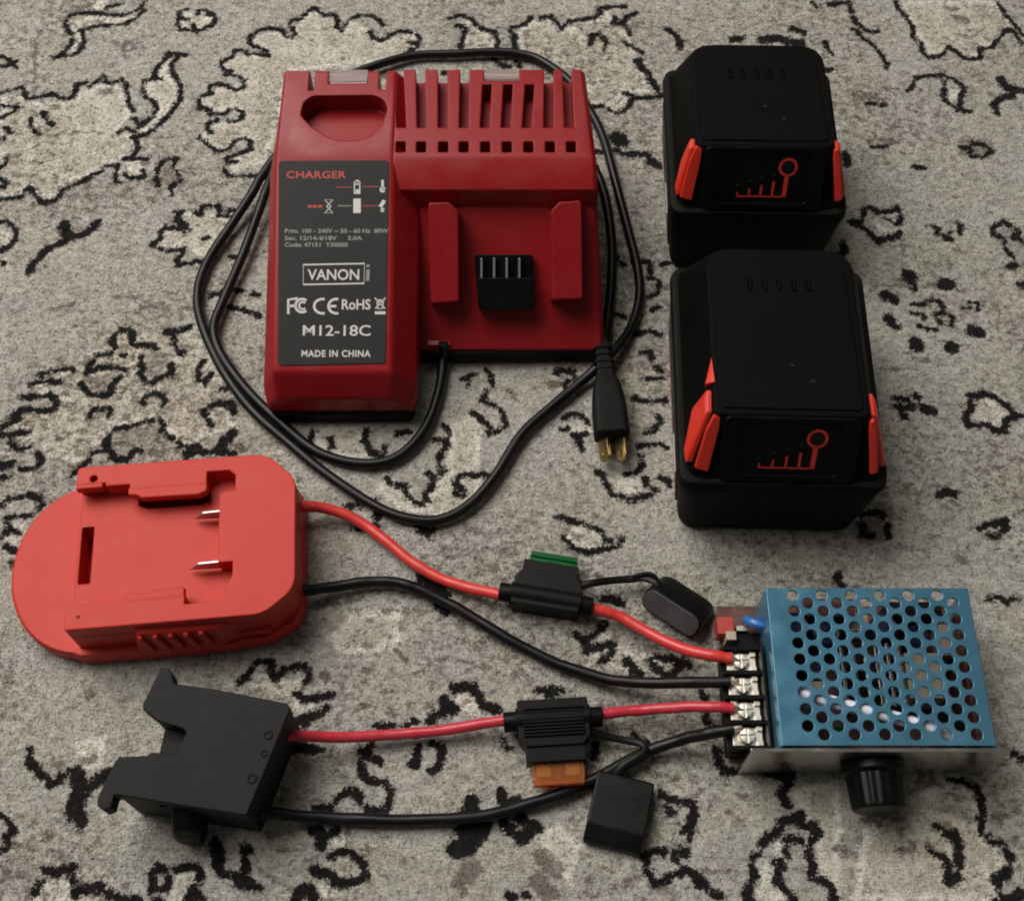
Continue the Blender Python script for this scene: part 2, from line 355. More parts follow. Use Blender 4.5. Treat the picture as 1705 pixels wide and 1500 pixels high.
K(1305, 350, 3.75, '''30:540,150 590,190 640,170 720,160 730,140;24:920,90 970,110 960,140 1010,160 1050,130;40:1020,168 1040,172;24:1080,70 1110,80 1100,150;
32:1310,150 1310,100 1380,65 1430,100 1470,130 1440,170;24:1320,150 1380,170 1390,240 1440,290;50:1425,340 1440,345;30:1470,170 1500,200;40:1485,460 1500,460;34:370,200 380,260 330,290;
80:780,400 800,420;34:815,470 825,490;90:1005,460 1035,462;70:640,520 690,550;26:810,580 870,585;26:900,560 950,560 980,570 1000,600;60:660,670 700,720;26:800,635 850,640 880,665;
28:960,650 1000,640 1060,670 1050,710 1000,710 965,690;28:850,715 900,740 950,740;80:830,825 832,850;75:1180,750 1225,760;80:1040,850 1060,855;22:1160,570 1220,580 1210,620;12:1110,605 1220,605;
34:700,1170 770,1180;40:825,1155 850,1165;40:700,1220 760,1240 800,1220;50:870,1230 940,1250;50:745,1280 760,1280;
34:1150,1150 1200,1160 1260,1140 1320,1160 1400,1220 1480,1280 1400,1300 1380,1380 1310,1370 1280,1330 1210,1340 1150,1340 1140,1280 1170,1240 1170,1180''',
 taupe=['1340,110 1430,110 1500,220 1500,380 1430,300 1390,200'], cream=['1190,1170 1310,1180 1400,1280 1330,1350 1200,1300'], bro='34:600,985 720,990;30:500,400 540,420;30:820,930 900,940')
K(0, 350, 3.3333, '''24:0,60 40,60 80,100 85,150 50,190 0,220;24:0,280 20,290;40:160,340 170,300 210,260 250,215 330,180 400,140 460,130 510,100 540,55;52:350,70 360,110 400,140;
22:1000,100 960,95 900,100 890,140 870,170 835,185 870,200 920,225 980,215 1020,210 1010,240 980,270 990,300 1060,285 1110,275 1135,300;25:990,10 1000,40 1020,90 1040,100 1030,75;
24:1165,470 1220,455 1270,440 1340,440;24:1400,460 1430,470;24:1270,530 1330,545 1400,565 1440,580;22:1290,250 1330,250;32:920,670 970,670 1010,660 1050,645;30:960,680 965,740 1000,790 1020,790;
30:640,750 620,720 630,690 670,660 710,660 735,690 730,730 760,750 800,740 850,740 860,760;26:530,800 580,800 620,785;26:660,800 690,800;28:490,850 480,900 500,890 560,865 620,865 690,880;28:510,830 490,860;
30:450,945 460,980 500,1015 560,1025 610,1015 620,960 660,915;26:780,810 780,850 790,880 770,900 800,940 840,950 890,920 940,900 950,880 940,850;26:1130,830 1100,880 1100,940 1140,955 1160,910;
26:230,940 230,900 280,885 340,880 400,880;28:160,960 200,945 260,940 330,950;30:130,1030 200,1030 260,1015 310,1050 300,1100 240,1110 180,1100 120,1100 70,1130 90,1150 40,1180 0,1210;
28:0,1240 70,1235 160,1225;26:60,1250 50,1290 90,1320 160,1310;40:0,1410 60,1400;28:110,1430 180,1430 220,1400 230,1370 200,1345;26:790,1070 790,1040 850,1005 900,1030 920,1060 900,1080;24:490,1140 520,1100 570,1095 610,1100 600,1130;
26:640,1205 700,1195 770,1175 840,1160;30:600,1240 580,1290 600,1320 620,1360;26:510,1340 580,1330;28:490,1380 440,1430 400,1460;34:660,1380 720,1370;24:740,1325 780,1330;20:880,1160 910,1190 890,1220;
30:920,1240 970,1270 1010,1305 1080,1310;60:1040,1350 1090,1320;34:1130,1340 1210,1330 1290,1345;55:1220,1300 1260,1260 1290,1230;34:1170,1085 1220,1065 1280,1070 1290,1110;28:1130,1110 1150,1160 1170,1195;30:1230,980 1250,990;26:20,1480 60,1470''',
 cream=['990,10 1300,20 1330,60 1150,260 1000,200 850,190 900,100 1000,100','150,1000 500,780 700,680 960,680 1080,640 1200,850 1300,1050 1300,1200 1000,1300 860,1150 640,1200 420,1400 250,1350 150,1250 60,1200 100,1120 350,1050','0,110 60,120 60,180 0,210'],
 taupe=['490,910 630,900 610,1010 480,990','800,800 930,780 940,890 850,940 790,900','610,1230 890,1190 950,1290 680,1360 600,1330'], bro='60:1320,1310 1350,1320;50:860,1340 890,1350;30:640,480 780,480;30:280,540 400,520;30:1230,400 1250,420')
K(0, 720, 3.846, '''30:0,450 60,420 120,410 180,390 250,420;30:50,540 110,530 200,520;36:10,660 60,620 120,640;30:40,560 60,600;40:40,720 90,760;30:70,820 90,840;30:230,500 260,450;24:0,280 30,280''',
 cream=['80,590 170,560 150,620','20,670 130,680 90,730'])
K(400, 560, 3.75, '''30:450,600 440,660;36:560,640 575,690;34:780,590 770,660 830,720 900,760;34:970,600 1050,590;24:880,800 910,680;30:1270,540 1300,580;28:1210,640 1280,640 1290,690 1240,740 1240,800 1280,830 1210,870 1170,850;
28:1200,880 1200,950 1150,980 1170,1020 1120,1050 1040,990 1030,930 990,930 930,910 920,880;28:1340,970 1400,990 1380,930 1340,920 1360,870 1450,850 1490,860;24:1390,260 1430,270 1410,310;24:1440,470 1490,480;32:1120,1190 1160,1240 1200,1200;
36:850,1100 850,1170;30:660,1060 740,1050;24:700,1190 770,1200;24:740,1020 860,1010''',
 cream=['440,680 480,560 740,560 830,740 700,780 540,720','1290,560 1500,450 1500,1050 1300,1120 1000,1080 860,950 900,850 1120,1050 1280,830 1300,680'], bro='50:20,680 50,690')
K(780, 560, 3.75, '''30:0,240 40,230;28:110,200 140,230 150,290;26:120,330 90,390 150,420 200,450 240,550 180,590 120,600 140,560 90,520 30,470;40:550,210 640,210 660,240;30:630,270 600,300;28:590,510 640,480 700,490 750,530;30:590,580 620,570;
26:650,610 700,620 740,600;26:690,640 710,700;26:1070,100 1130,90 1150,130;40:1180,200 1200,210;24:1120,260 1220,255;28:1030,380 1120,400 1230,395;28:1180,490 1200,530 1160,590 1110,600;26:1060,690 1120,670 1190,660 1240,690;28:1070,740 1090,800 1040,855 990,860;
34:1200,880 1250,890 1260,930;28:800,840 840,860 870,930 900,980;32:940,990 1010,1010 1060,1010 1090,1000 1150,980 1170,960 1100,920 1100,880;28:560,1115 620,1140 730,1160;22:770,1190 820,1200 850,1240;
28:590,1250 640,1290 690,1330 760,1350 830,1330 900,1320 960,1290 950,1265;22:850,1270 890,1270;30:20,870 80,850 130,870''',
 cream=['590,1250 650,1180 760,1190 850,1250 840,1320 750,1340','890,880 1080,880 1080,970 950,980','640,560 760,540 760,600 680,600'], bro='50:500,290 560,300;30:240,330 280,360;24:430,610 470,600')
K(1000, 200, 1.875, '14:100,440 150,440 160,480 150,490;12:150,490 185,500 180,540 150,550;14:190,450 215,445;14:160,590 185,580;14:40,600 70,610;12:90,670 150,655 190,670;12:50,420 70,450')
K(1305, 700, 3.75, '''50:980,455 1040,440 1060,455;34:1220,675 1300,640 1390,620 1400,660 1330,730 1280,710;36:480,580 560,570 620,590;36:490,640 500,710 560,720;36:650,650 650,730;40:340,960 340,1000 370,1030;32:1280,1110 1350,1100 1400,1130 1430,1105 1480,1105''',
 cream=['520,610 630,600 630,690 540,690'], brown=['430,720 600,500 700,520 680,740 500,790'], bro='30:720,770 800,800 900,810;30:1040,500 1100,550;60:1100,860 1130,880')
K(400, 850, 3.3333, '''36:0,940 40,910 70,860 100,830 170,840 170,890 190,930 240,880 300,870 350,860 380,900 360,960;34:310,1010 350,1040 430,1040 500,1020;36:360,1140 430,1130 480,1085;50:300,1160 360,1170;50:320,1320 440,1320;
60:1000,380 1060,380 1130,460 1150,560;40:1000,110 1050,130;34:760,1190 840,1190;30:900,1190 980,1165;50:1050,1160 1110,1120 1180,1100 1130,1050;50:1180,980 1250,970;44:1290,980 1330,1040 1360,1090 1430,1100;
40:690,1360 720,1300;30:700,1360 770,1385;34:670,1400 690,1470 760,1500;36:980,1380 990,1300;50:955,1400 970,1405;34:1060,1290 1110,1310 1120,1370 1080,1430''',
 cream=['60,960 100,880 150,900 200,950 330,920 340,1000 420,1080 330,1130 290,1080 200,1000','1170,1100 1210,1000 1290,1020 1330,1130','640,560 900,560 880,760 560,800 480,700'], bro='40:440,530 560,510 660,480;24:870,780 920,830;30:680,890 720,880;30:460,900 480,940')
K(0, 1080, 3.5714, '''40:170,590 180,680 240,740 300,810 360,770 420,720 460,720;95:460,760 470,850 450,900 430,970;60:480,1030 440,930;60:540,810 600,770 640,740;34:0,990 40,1020 80,1090;30:20,1120 40,1130;30:0,1200 30,1180;
36:190,1450 240,1390;44:260,1310 330,1330 400,1310 440,1290;36:420,1340 440,1390;60:440,1450 510,1430 590,1410;44:640,1450 720,1490 820,1490;50:900,1430 905,1330 930,1290 980,1310 1000,1370 990,1410;
44:1040,1310 1120,1290 1180,1300 1190,1360;50:1120,1490 1140,1430 1200,1490;50:925,1490 940,1495;60:1270,1130 1290,1200 1290,1290;44:1320,1330 1390,1340 1420,1400;60:1440,1370 1480,1390;44:1470,1180 1440,1290''',
 cream=['200,1460 280,1370 410,1370 440,1480 650,1470 700,1500 180,1500','1000,1440 1040,1340 1150,1330 1150,1420 1080,1500 1000,1500','430,560 640,500 600,690 500,720'], bro='60:320,680 350,690;50:500,660 560,650;26:740,1410 750,1415;40:520,250 540,270')
K(400, 1100, 3.75, '''40:760,560 800,590 860,630;40:820,510 790,600;42:760,650 770,720 830,750 900,760 940,800 930,860 910,930 840,940 790,920;44:600,870 650,820 720,800 750,880;36:460,910 560,915;36:1200,500 1260,560 1260,630 1220,680 1180,680;
50:440,1050 470,1080;70:500,1080 510,1140;44:540,1090 600,1055;44:560,1220 630,1190 690,1190 730,1230 780,1280;50:790,1330 740,1370 640,1390;60:460,1310 560,1330 600,1380;60:340,1490 390,1430 440,1420 460,1490;
85:1440,880 1440,960;80:1400,950 1460,950;105:1420,1080 1450,1130 1350,1170;85:1390,1040 1480,1040;40:20,1160 30,1300;60:0,1390 40,1380;40:95,1410 105,1415''',
 cream=['480,1400 590,1390 620,1460 500,1480','560,1120 640,1070 700,1170 590,1190'], bro='130:1380,1380 1440,1290;30:1230,900 1320,890;26:780,280 860,250;26:900,310 950,320')
K(780, 1100, 3.75, '''40:440,180 570,180 500,210;50:60,200 80,270 170,290;36:220,480 240,540;60:200,820 220,880 300,880 320,1000 400,1020 430,1050;70:320,1110 390,1060;60:220,1000 260,1050;50:0,880 30,900;100:0,1120 60,1080 100,1010;36:780,600 800,530;
40:1200,830 1280,870 1370,880;44:1240,910 1270,940;50:1410,900 1410,960 1390,1020 1340,1070;50:1380,1110 1390,1060;40:1110,1230 1130,1190 1200,1180 1230,1190;34:1120,1230 1110,1290 1150,1370 1160,1390;
44:1180,1380 1250,1350 1300,1330 1360,1310 1420,1330 1440,1390 1480,1400;60:1345,1190 1360,1195;40:1285,1210 1295,1230;50:1295,1330 1310,1335;40:1465,200 1475,210;60:255,1470 270,1480;40:355,1450 370,1460''',
 cream=['560,1000 700,1150 640,1400 540,1300 420,1100'], bro='110:470,1230 540,1290;120:440,1380 500,1440;40:740,1380 760,1400;40:980,1360 1000,1370')
K(1100, 1200, 5, '''60:470,240 500,330 520,420 610,420;60:860,420 950,440 1050,440;56:1090,450 1060,540 1000,600 1060,700;80:1010,840 1090,810 1160,780 1170,860 1280,870 1300,930 1260,1000;60:1060,980 1180,980;
60:1000,880 920,950 840,1030;44:780,1130 830,1110;56:770,1210 790,1250 750,1350 720,1430 760,1500;50:1050,1070 1070,1120;56:960,1180 1020,1180 980,1260 980,1330 1050,1420 1110,1490;60:1240,1070 1250,1140 1270,1200 1270,1300;60:1340,1330 1420,1370;50:1435,1460 1450,1465;60:430,1430 490,1450''',
 cream=['1000,920 1110,930 1000,1010 1020,1100 850,1200 800,1480 1050,1480 960,1300 900,1180','1100,560 1500,470 1500,1500 1320,1300 1300,1000 1150,700'], bro='36:600,590 700,620;36:560,760 700,750;30:400,1240 660,1270')
K(1380, 1200, 5, '''28:1010,490 1130,490 1200,550;50:1250,560 1280,650 1290,720 1280,800 1270,930;50:1330,960 1380,1020 1430,1000;60:1480,1060 1520,1150;80:1510,1250 1400,1310 1420,1370;90:1450,1480 1560,1480 1610,1440;50:890,850 920,890;50:975,930 985,935;
60:1050,930 1080,1040;60:1100,1060 1080,1160 1100,1200;60:850,1070 960,1130;80:990,1200 1010,1300 1080,1290;50:995,1335 1005,1345;40:1530,265 1550,265;50:1590,300 1620,300;50:0,1360 40,1390 50,1470''',
 cream=['700,600 1000,510 1180,560 1270,700 1260,930 1400,1050 1480,1200 1380,1300 1430,1500 200,1500 300,900'], bro='60:310,800 420,850;40:600,900 620,1100;36:680,1000 710,1090;50:430,790 640,810;60:780,480 960,540;60:60,1050 180,1090;40:1060,700 1080,680;50:1380,770 1460,780')
K(666, 833, 2.25, '''24:660,500 690,530 740,490 770,460;26:700,560 740,545 800,540 790,570 760,600;28:850,600 890,640 870,660 900,650;24:940,600 970,640 1020,660 1045,620 1030,590 970,590;28:1060,590 1080,615;22:1130,715 1150,740;26:765,365 830,385;24:1140,780 1150,830 1190,860;22:880,880 910,900 940,930;40:85,290 140,330 150,400;24:70,90 110,120''',
 cream=['700,540 760,500 860,560 960,580 1050,640 900,665 760,615'])
def build_rug():
    rng = np.random.default_rng(3)
    fx0, fx1, fy0, fy1 = -345., 345., -225., 335.
    def axis(a, b, lo, hi): return np.concatenate([np.arange(lo, a, 5.0), np.arange(a, b, 1.0), np.arange(b, hi + 5, 5.0)])
    X, Y = axis(fx0, fx1, -700., 700.), axis(fy0, fy1, -600., 800.)
    nx, ny = len(X), len(Y)
    ink = np.full((ny, nx), -6.0); bro = ink.copy()
    ar = {k: np.full((ny, nx), -9.0) for k in ('cream', 'taupe', 'brown')}
    def win(P, pad):
        i0, i1 = np.searchsorted(X, [P[:, 0].min()-pad, P[:, 0].max()+pad]); j0, j1 = np.searchsorted(Y, [P[:, 1].min()-pad, P[:, 1].max()+pad])
        return slice(j0, j1), slice(i0, i1)
    def segd(gx, gy, a, b):
        d = b - a; L = (d*d).sum() + 1e-9
        t = np.clip(((gx-a[0])*d[0] + (gy-a[1])*d[1])/L, 0, 1)
        return np.hypot(gx-a[0]-t*d[0], gy-a[1]-t*d[1])
    def draw(P, hw, tgt):
        for a, b in zip(P, P[1:]):
            s = win(np.array([a, b]), 6 + hw)
            gx, gy = np.meshgrid(X[s[1]], Y[s[0]])
            if gx.size: tgt[s] = np.maximum(tgt[s], hw - segd(gx, gy, a, b))
    def fill(P, tgt):
        s = win(P, 9); gx, gy = np.meshgrid(X[s[1]], Y[s[0]])
        if not gx.size: return
        ins = np.zeros(gx.shape, bool); dist = np.full(gx.shape, 99.)
        for a, b in zip(P, np.roll(P, -1, 0)):
            dist = np.minimum(dist, segd(gx, gy, a, b))
            c = (a[1] > gy) != (b[1] > gy)
            ins ^= c & (gx < (b[0]-a[0])*(gy-a[1])/(b[1]-a[1] + 1e-12) + a[0])
        tgt[s] = np.maximum(tgt[s], np.clip(np.where(ins, dist, -dist), -9, 9))
    # the pattern goes on beyond the frame: the same motifs again, shifted by one repeat
    reps = [(0, 0)] + [(dx, dy) for dx in (-640, 0, 640) for dy in (-545, 0, 545) if dx or dy]
    for kind, w, pts in INK:
        P = np.array([at(x, y)[:2] for x, y in pts]); k = pxmm(at(*pts[0]))
        for dx, dy in reps: draw(P + np.array([dx, dy]), w/2/k*1.02, ink if kind == 'ink' else bro)
    for kind, pts in AREAS:
        P = np.array([at(x, y)[:2] for x, y in pts])
        for dx, dy in reps: fill(P + np.array([dx, dy]), ar[kind])
    gx, gy = np.meshgrid(X, Y)
    def vnoise(step):
        u, v = (gx+800)/step, (gy+800)/step; g = rng.random((int(1900/step)+3, int(1900/step)+3))
        i, j = u.astype(int), v.astype(int); a, b = u-i, v-j; a = a*a*(3-2*a); b = b*b*(3-2*b)
        return (g[j, i]*(1-a) + g[j, i+1]*a)*(1-b) + (g[j+1, i]*(1-a) + g[j+1, i+1]*a)*b
    z = -0.9*vnoise(60) - 0.3*vnoise(9) - 0.50*vnoise(2.6) - 0.22*rng.random((ny, nx)) - np.clip(ink + 0.6, 0, 1)*0.22
    co = np.stack([gx, gy, z], -1).reshape(-1, 3)*S
    idx = np.arange(nx*ny).reshape(ny, nx)
    F = np.stack([idx[:-1, :-1], idx[:-1, 1:], idx[1:, 1:], idx[1:, :-1]], -1).reshape(-1, 4)
    me = bpy.data.meshes.new('rug')
    me.vertices.add(len(co)); me.vertices.foreach_set('co', co.ravel().astype(np.float32))
    me.loops.add(F.size); me.loops.foreach_set('vertex_index', F.ravel().astype(np.int32))
    me.polygons.add(len(F)); me.polygons.foreach_set('loop_start', np.arange(0, F.size, 4, dtype=np.int32))
    me.update(calc_edges=True)
    me.polygons.foreach_set('use_smooth', np.ones(len(F), bool))
    for nm, a in (('ink', ink), ('bro', bro), *ar.items()):
        at_ = me.attributes.new(nm, 'FLOAT', 'POINT'); at_.data.foreach_set('value', a.ravel().astype(np.float32))
    wool = rug_material()
    me.materials.append(wool)
    o = bpy.data.objects.new('rug', me); col.objects.link(o)
    # short tufts standing out of the weave
    n = 330000
    px_, py_ = rng.uniform(fx0, fx1, n), rng.uniform(fy0, fy1, n)
    ii, jj = np.searchsorted(X, px_).clip(1, nx-1), np.searchsorted(Y, py_).clip(1, ny-1)
    ii -= (px_ - X[ii-1]) < (X[ii] - px_); jj -= (py_ - Y[jj-1]) < (Y[jj] - py_)
    az = rng.uniform(0, 2*np.pi, n); ln_ = rng.uniform(0.7, 1.5, n); wd = rng.uniform(0.25, 0.5, n); up_ = rng.uniform(0.25, 0.75, n)
    dx, dy = np.cos(az), np.sin(az); zb_ = z[jj, ii] - 0.15
    quad = np.empty((n, 4, 3))
    for k, (t_, s_) in enumerate(((0, -1), (0, 1), (1, 0.55), (1, -0.55))):
        quad[:, k, 0] = px_ + dx*ln_*t_ - dy*wd*s_; quad[:, k, 1] = py_ + dy*ln_*t_ + dx*wd*s_; quad[:, k, 2] = zb_ + up_*ln_*t_*0.8
    m2 = bpy.data.meshes.new('pile')
    m2.vertices.add(4*n); m2.vertices.foreach_set('co', (quad*S).ravel().astype(np.float32))
    m2.loops.add(4*n); m2.loops.foreach_set('vertex_index', np.arange(4*n, dtype=np.int32))
    m2.polygons.add(n); m2.polygons.foreach_set('loop_start', np.arange(0, 4*n, 4, dtype=np.int32))
    m2.update(calc_edges=True)
    for nm, a in (('ink', ink), ('bro', bro), *ar.items()):
        m2.attributes.new(nm, 'FLOAT', 'POINT').data.foreach_set('value', np.repeat(a[jj, ii], 4).astype(np.float32))
    m2.materials.append(wool)
    pl = bpy.data.objects.new('pile', m2); col.objects.link(pl); pl.parent = o; pl['kind'] = 'stuff'
    o['label'] = 'cream and grey low pile rug with black outlined flowers, lying under everything'; o['category'] = 'rug'
    return o

def rug_material():
    m, nt, b = nodes('rug_wool'); L = nt.links
    tc = N(nt, 'ShaderNodeTexCoord')
    def noise(scale, detail=4, rough=0.6, stretch=None, off=0):
        n = N(nt, 'ShaderNodeTexNoise', i_Scale=scale, i_Detail=detail, i_Roughness=rough)
        mp = N(nt, 'ShaderNodeMapping'); mp.inputs['Location'].default_value = (off, off*0.7, 0)
        if stretch: mp.inputs['Scale'].default_value = stretch
        L.new(tc.outputs['Object'], mp.inputs[0]); L.new(mp.outputs[0], n.inputs['Vector']); return n.outputs['Fac']
    def math_(op, a, c=None, d=None):
        n = N(nt, 'ShaderNodeMath', operation=op)
        for i, v in enumerate((a, c, d)):
            if v is None: continue
            if isinstance(v, (int, float)): n.inputs[i].default_value = v
            else: L.new(v, n.inputs[i])
        return n.outputs[0]
    def step(v, a, c, lo=0.0, hi=1.0):
        n = N(nt, 'ShaderNodeMapRange', interpolation_type='SMOOTHSTEP', i_1=a, i_2=c, i_3=lo, i_4=hi); L.new(v, n.inputs[0]); return n.outputs[0]
    def mix(f, a, c, mode='MIX'):
        n = N(nt, 'ShaderNodeMix', data_type='RGBA', blend_type=mode)
        if isinstance(f, (int, float)): n.inputs[0].default_value = f
        else: L.new(f, n.inputs[0])
        for i, v in ((6, a), (7, c)):
            if isinstance(v, tuple): n.inputs[i].default_value = (*v, 1)
            else: L.new(v, n.inputs[i])
        return n.outputs[2]
    def attr(k):
        return N(nt, 'ShaderNodeAttribute', attribute_name=k).outputs['Fac']
    tuft = noise(1100, 5, 0.75); rag = noise(520, 4, 0.7, off=3); weave = noise(1.0, 3, 0.6, (180, 1500, 1)); weave2 = noise(1.0, 2, 0.5, (1500, 260, 1), 2)
    mid = noise(190, 4, 0.62, (0.8, 1.25, 1), 5); big = noise(9, 3, 0.5, off=1); fleck = noise(235, 4, 0.62, (0.88, 1.12, 1), 9); fleck2 = noise(330, 3, 0.6, (1.1, 0.9, 1), 13); hue = noise(28, 3, 0.6, off=7)
    # ground wool: grey-beige, drifting to lavender-grey and khaki
    soft = noise(75, 5, 0.66, off=31); blot = noise(120, 5, 0.68, (0.9, 1.15, 1), 37)
    g = mix(step(hue, 0.36, 0.64), (0.425, 0.405, 0.382), (0.415, 0.397, 0.340))
    g = mix(step(mid, 0.42, 0.70, 0, 0.7), g, (0.58, 0.555, 0.485))
    g = mix(step(blot, 0.48, 0.68, 0, 0.7), g, (0.250, 0.230, 0.208))
    # cream flowers: beige mottled inside, a pale rim along the outline
    cr = math_('ADD', attr('cream'), math_('MULTIPLY', math_('SUBTRACT', mid, 0.5), 6.0))
    crm = mix(step(soft, 0.42, 0.60), (0.64, 0.600, 0.505), (0.47, 0.425, 0.345))
    crm = mix(step(fleck2, 0.50, 0.64, 0, 0.7), crm, (0.68, 0.64, 0.55))
    crm = mix(step(math_('ADD', attr('cream'), math_('MULTIPLY', math_('SUBTRACT', rag, 0.5), 6.0)), 1.2, 4.6, 0.9, 0), crm, (0.80, 0.77, 0.68))
    g = mix(step(cr, -1.2, 1.2, 0, 0.9), g, crm)
    tp = math_('ADD', attr('taupe'), math_('MULTIPLY', math_('SUBTRACT', rag, 0.5), 7.0))
    g = mix(step(tp, -0.8, 0.8, 0, 0.85), g, mix(step(mid, 0.4, 0.6), (0.27, 0.245, 0.225), (0.36, 0.33, 0.30)))
    bw = math_('ADD', attr('brown'), math_('MULTIPLY', math_('SUBTRACT', rag, 0.5), 7.0))
    g = mix(step(bw, -0.8, 1.2, 0, 0.75), g, mix(step(fleck, 0.4, 0.6), (0.150, 0.122, 0.100), (0.22, 0.19, 0.16)))
    # brown-grey flecks, denser in some parts of the rug than in others
    sx = N(nt, 'ShaderNodeSeparateXYZ'); L.new(tc.outputs['Object'], sx.inputs[0])
    amt = math_('ADD', step(big, 0.38, 0.62, -0.04, 0.06), 0.0)
    f1 = step(math_('ADD', fleck, amt), 0.55, 0.66, 0, 0.78)
    g = mix(f1, g, mix(step(hue, 0.4, 0.6), (0.150, 0.118, 0.100), (0.145, 0.122, 0.085)))
    f2 = step(math_('ADD', fleck2, amt), 0.54, 0.70, 0, 0.62)
    g = mix(f2, g, (0.19, 0.165, 0.140))
    f3 = step(noise(300, 3, 0.6, off=21), 0.57, 0.70, 0, 0.6)
    g = mix(f3, g, (0.57, 0.53, 0.435))
    pep = noise(430, 3, 0.7, (0.9, 1.1, 1), 43); pep2 = noise(700, 3, 0.7, off=47)
    g = mix(step(pep, 0.52, 0.68, 0, 0.55), g, (0.185, 0.160, 0.138))
    g = mix(step(pep2, 0.53, 0.68, 0, 0.60), g, (0.60, 0.565, 0.485))
    g = mix(step(math_('ADD', noise(185, 4, 0.68, (0.9, 1.15, 1), 53), amt), 0.615, 0.70, 0, 0.75), g, (0.105, 0.084, 0.068))
    # brown drawn lines and blots
    br = math_('ADD', attr('bro'), math_('ADD', math_('MULTIPLY', math_('SUBTRACT', rag, 0.5), 5.0), math_('MULTIPLY', math_('SUBTRACT', fleck, 0.5), 9.0)))
    g = mix(step(br, -0.9, 0.8, 0, 0.72), g, (0.125, 0.100, 0.082))
    # black outlines with ragged tufted borders
    ik = math_('ADD', math_('ADD', math_('ADD', attr('ink'), 0.42), math_('MULTIPLY', math_('SUBTRACT', rag, 0.5), 5.4)), math_('ADD', math_('MULTIPLY', math_('SUBTRACT', tuft, 0.5), 1.6), math_('ADD', math_('MULTIPLY', math_('SUBTRACT', fleck2, 0.5), 3.0), math_('MULTIPLY', math_('SUBTRACT', blot, 0.5), 4.4))))
    g = mix(step(ik, -1.15, 0.1, 0, 0.55), g, (0.115, 0.098, 0.088))
    g = mix(step(ik, -0.35, 0.30, 0, 0.97), g, mix(step(mid, 0.45, 0.7), (0.0065, 0.0066, 0.0074), (0.0135, 0.0137, 0.0150)))
    # tufts and weave
    sh = math_('MULTIPLY', step(tuft, 0.28, 0.72, 0.72, 1.22), math_('MULTIPLY', step(weave, 0.3, 0.7, 0.86, 1.10), step(weave2, 0.3, 0.7, 0.95, 1.05)))
    cb = N(nt, 'ShaderNodeCombineColor'); [L.new(sh, cb.inputs[i]) for i in range(3)]
    g = mix(1.0, g, cb.outputs[0], 'MULTIPLY')
    L.new(g, b.inputs['Base Color'])
    b.inputs['Roughness'].default_value = 0.92; b.inputs['Specular IOR Level'].default_value = 0.06
    b.inputs['Sheen Weight'].default_value = 0.03; b.inputs['Sheen Roughness'].default_value = 0.5
    h = math_('ADD', math_('ADD', tuft, math_('MULTIPLY', weave, 0.45)), math_('MULTIPLY', math_('ADD', mid, rag), 0.8))
    bp = N(nt, 'ShaderNodeBump', i_Strength=0.75, i_Distance=0.0009); L.new(h, bp.inputs['Height']); L.new(bp.outputs[0], b.inputs['Normal'])
    return m
build_rug()

def pp(pts, z):
    return [tuple(at(x, y, z)[:2]) for x, y in pts]

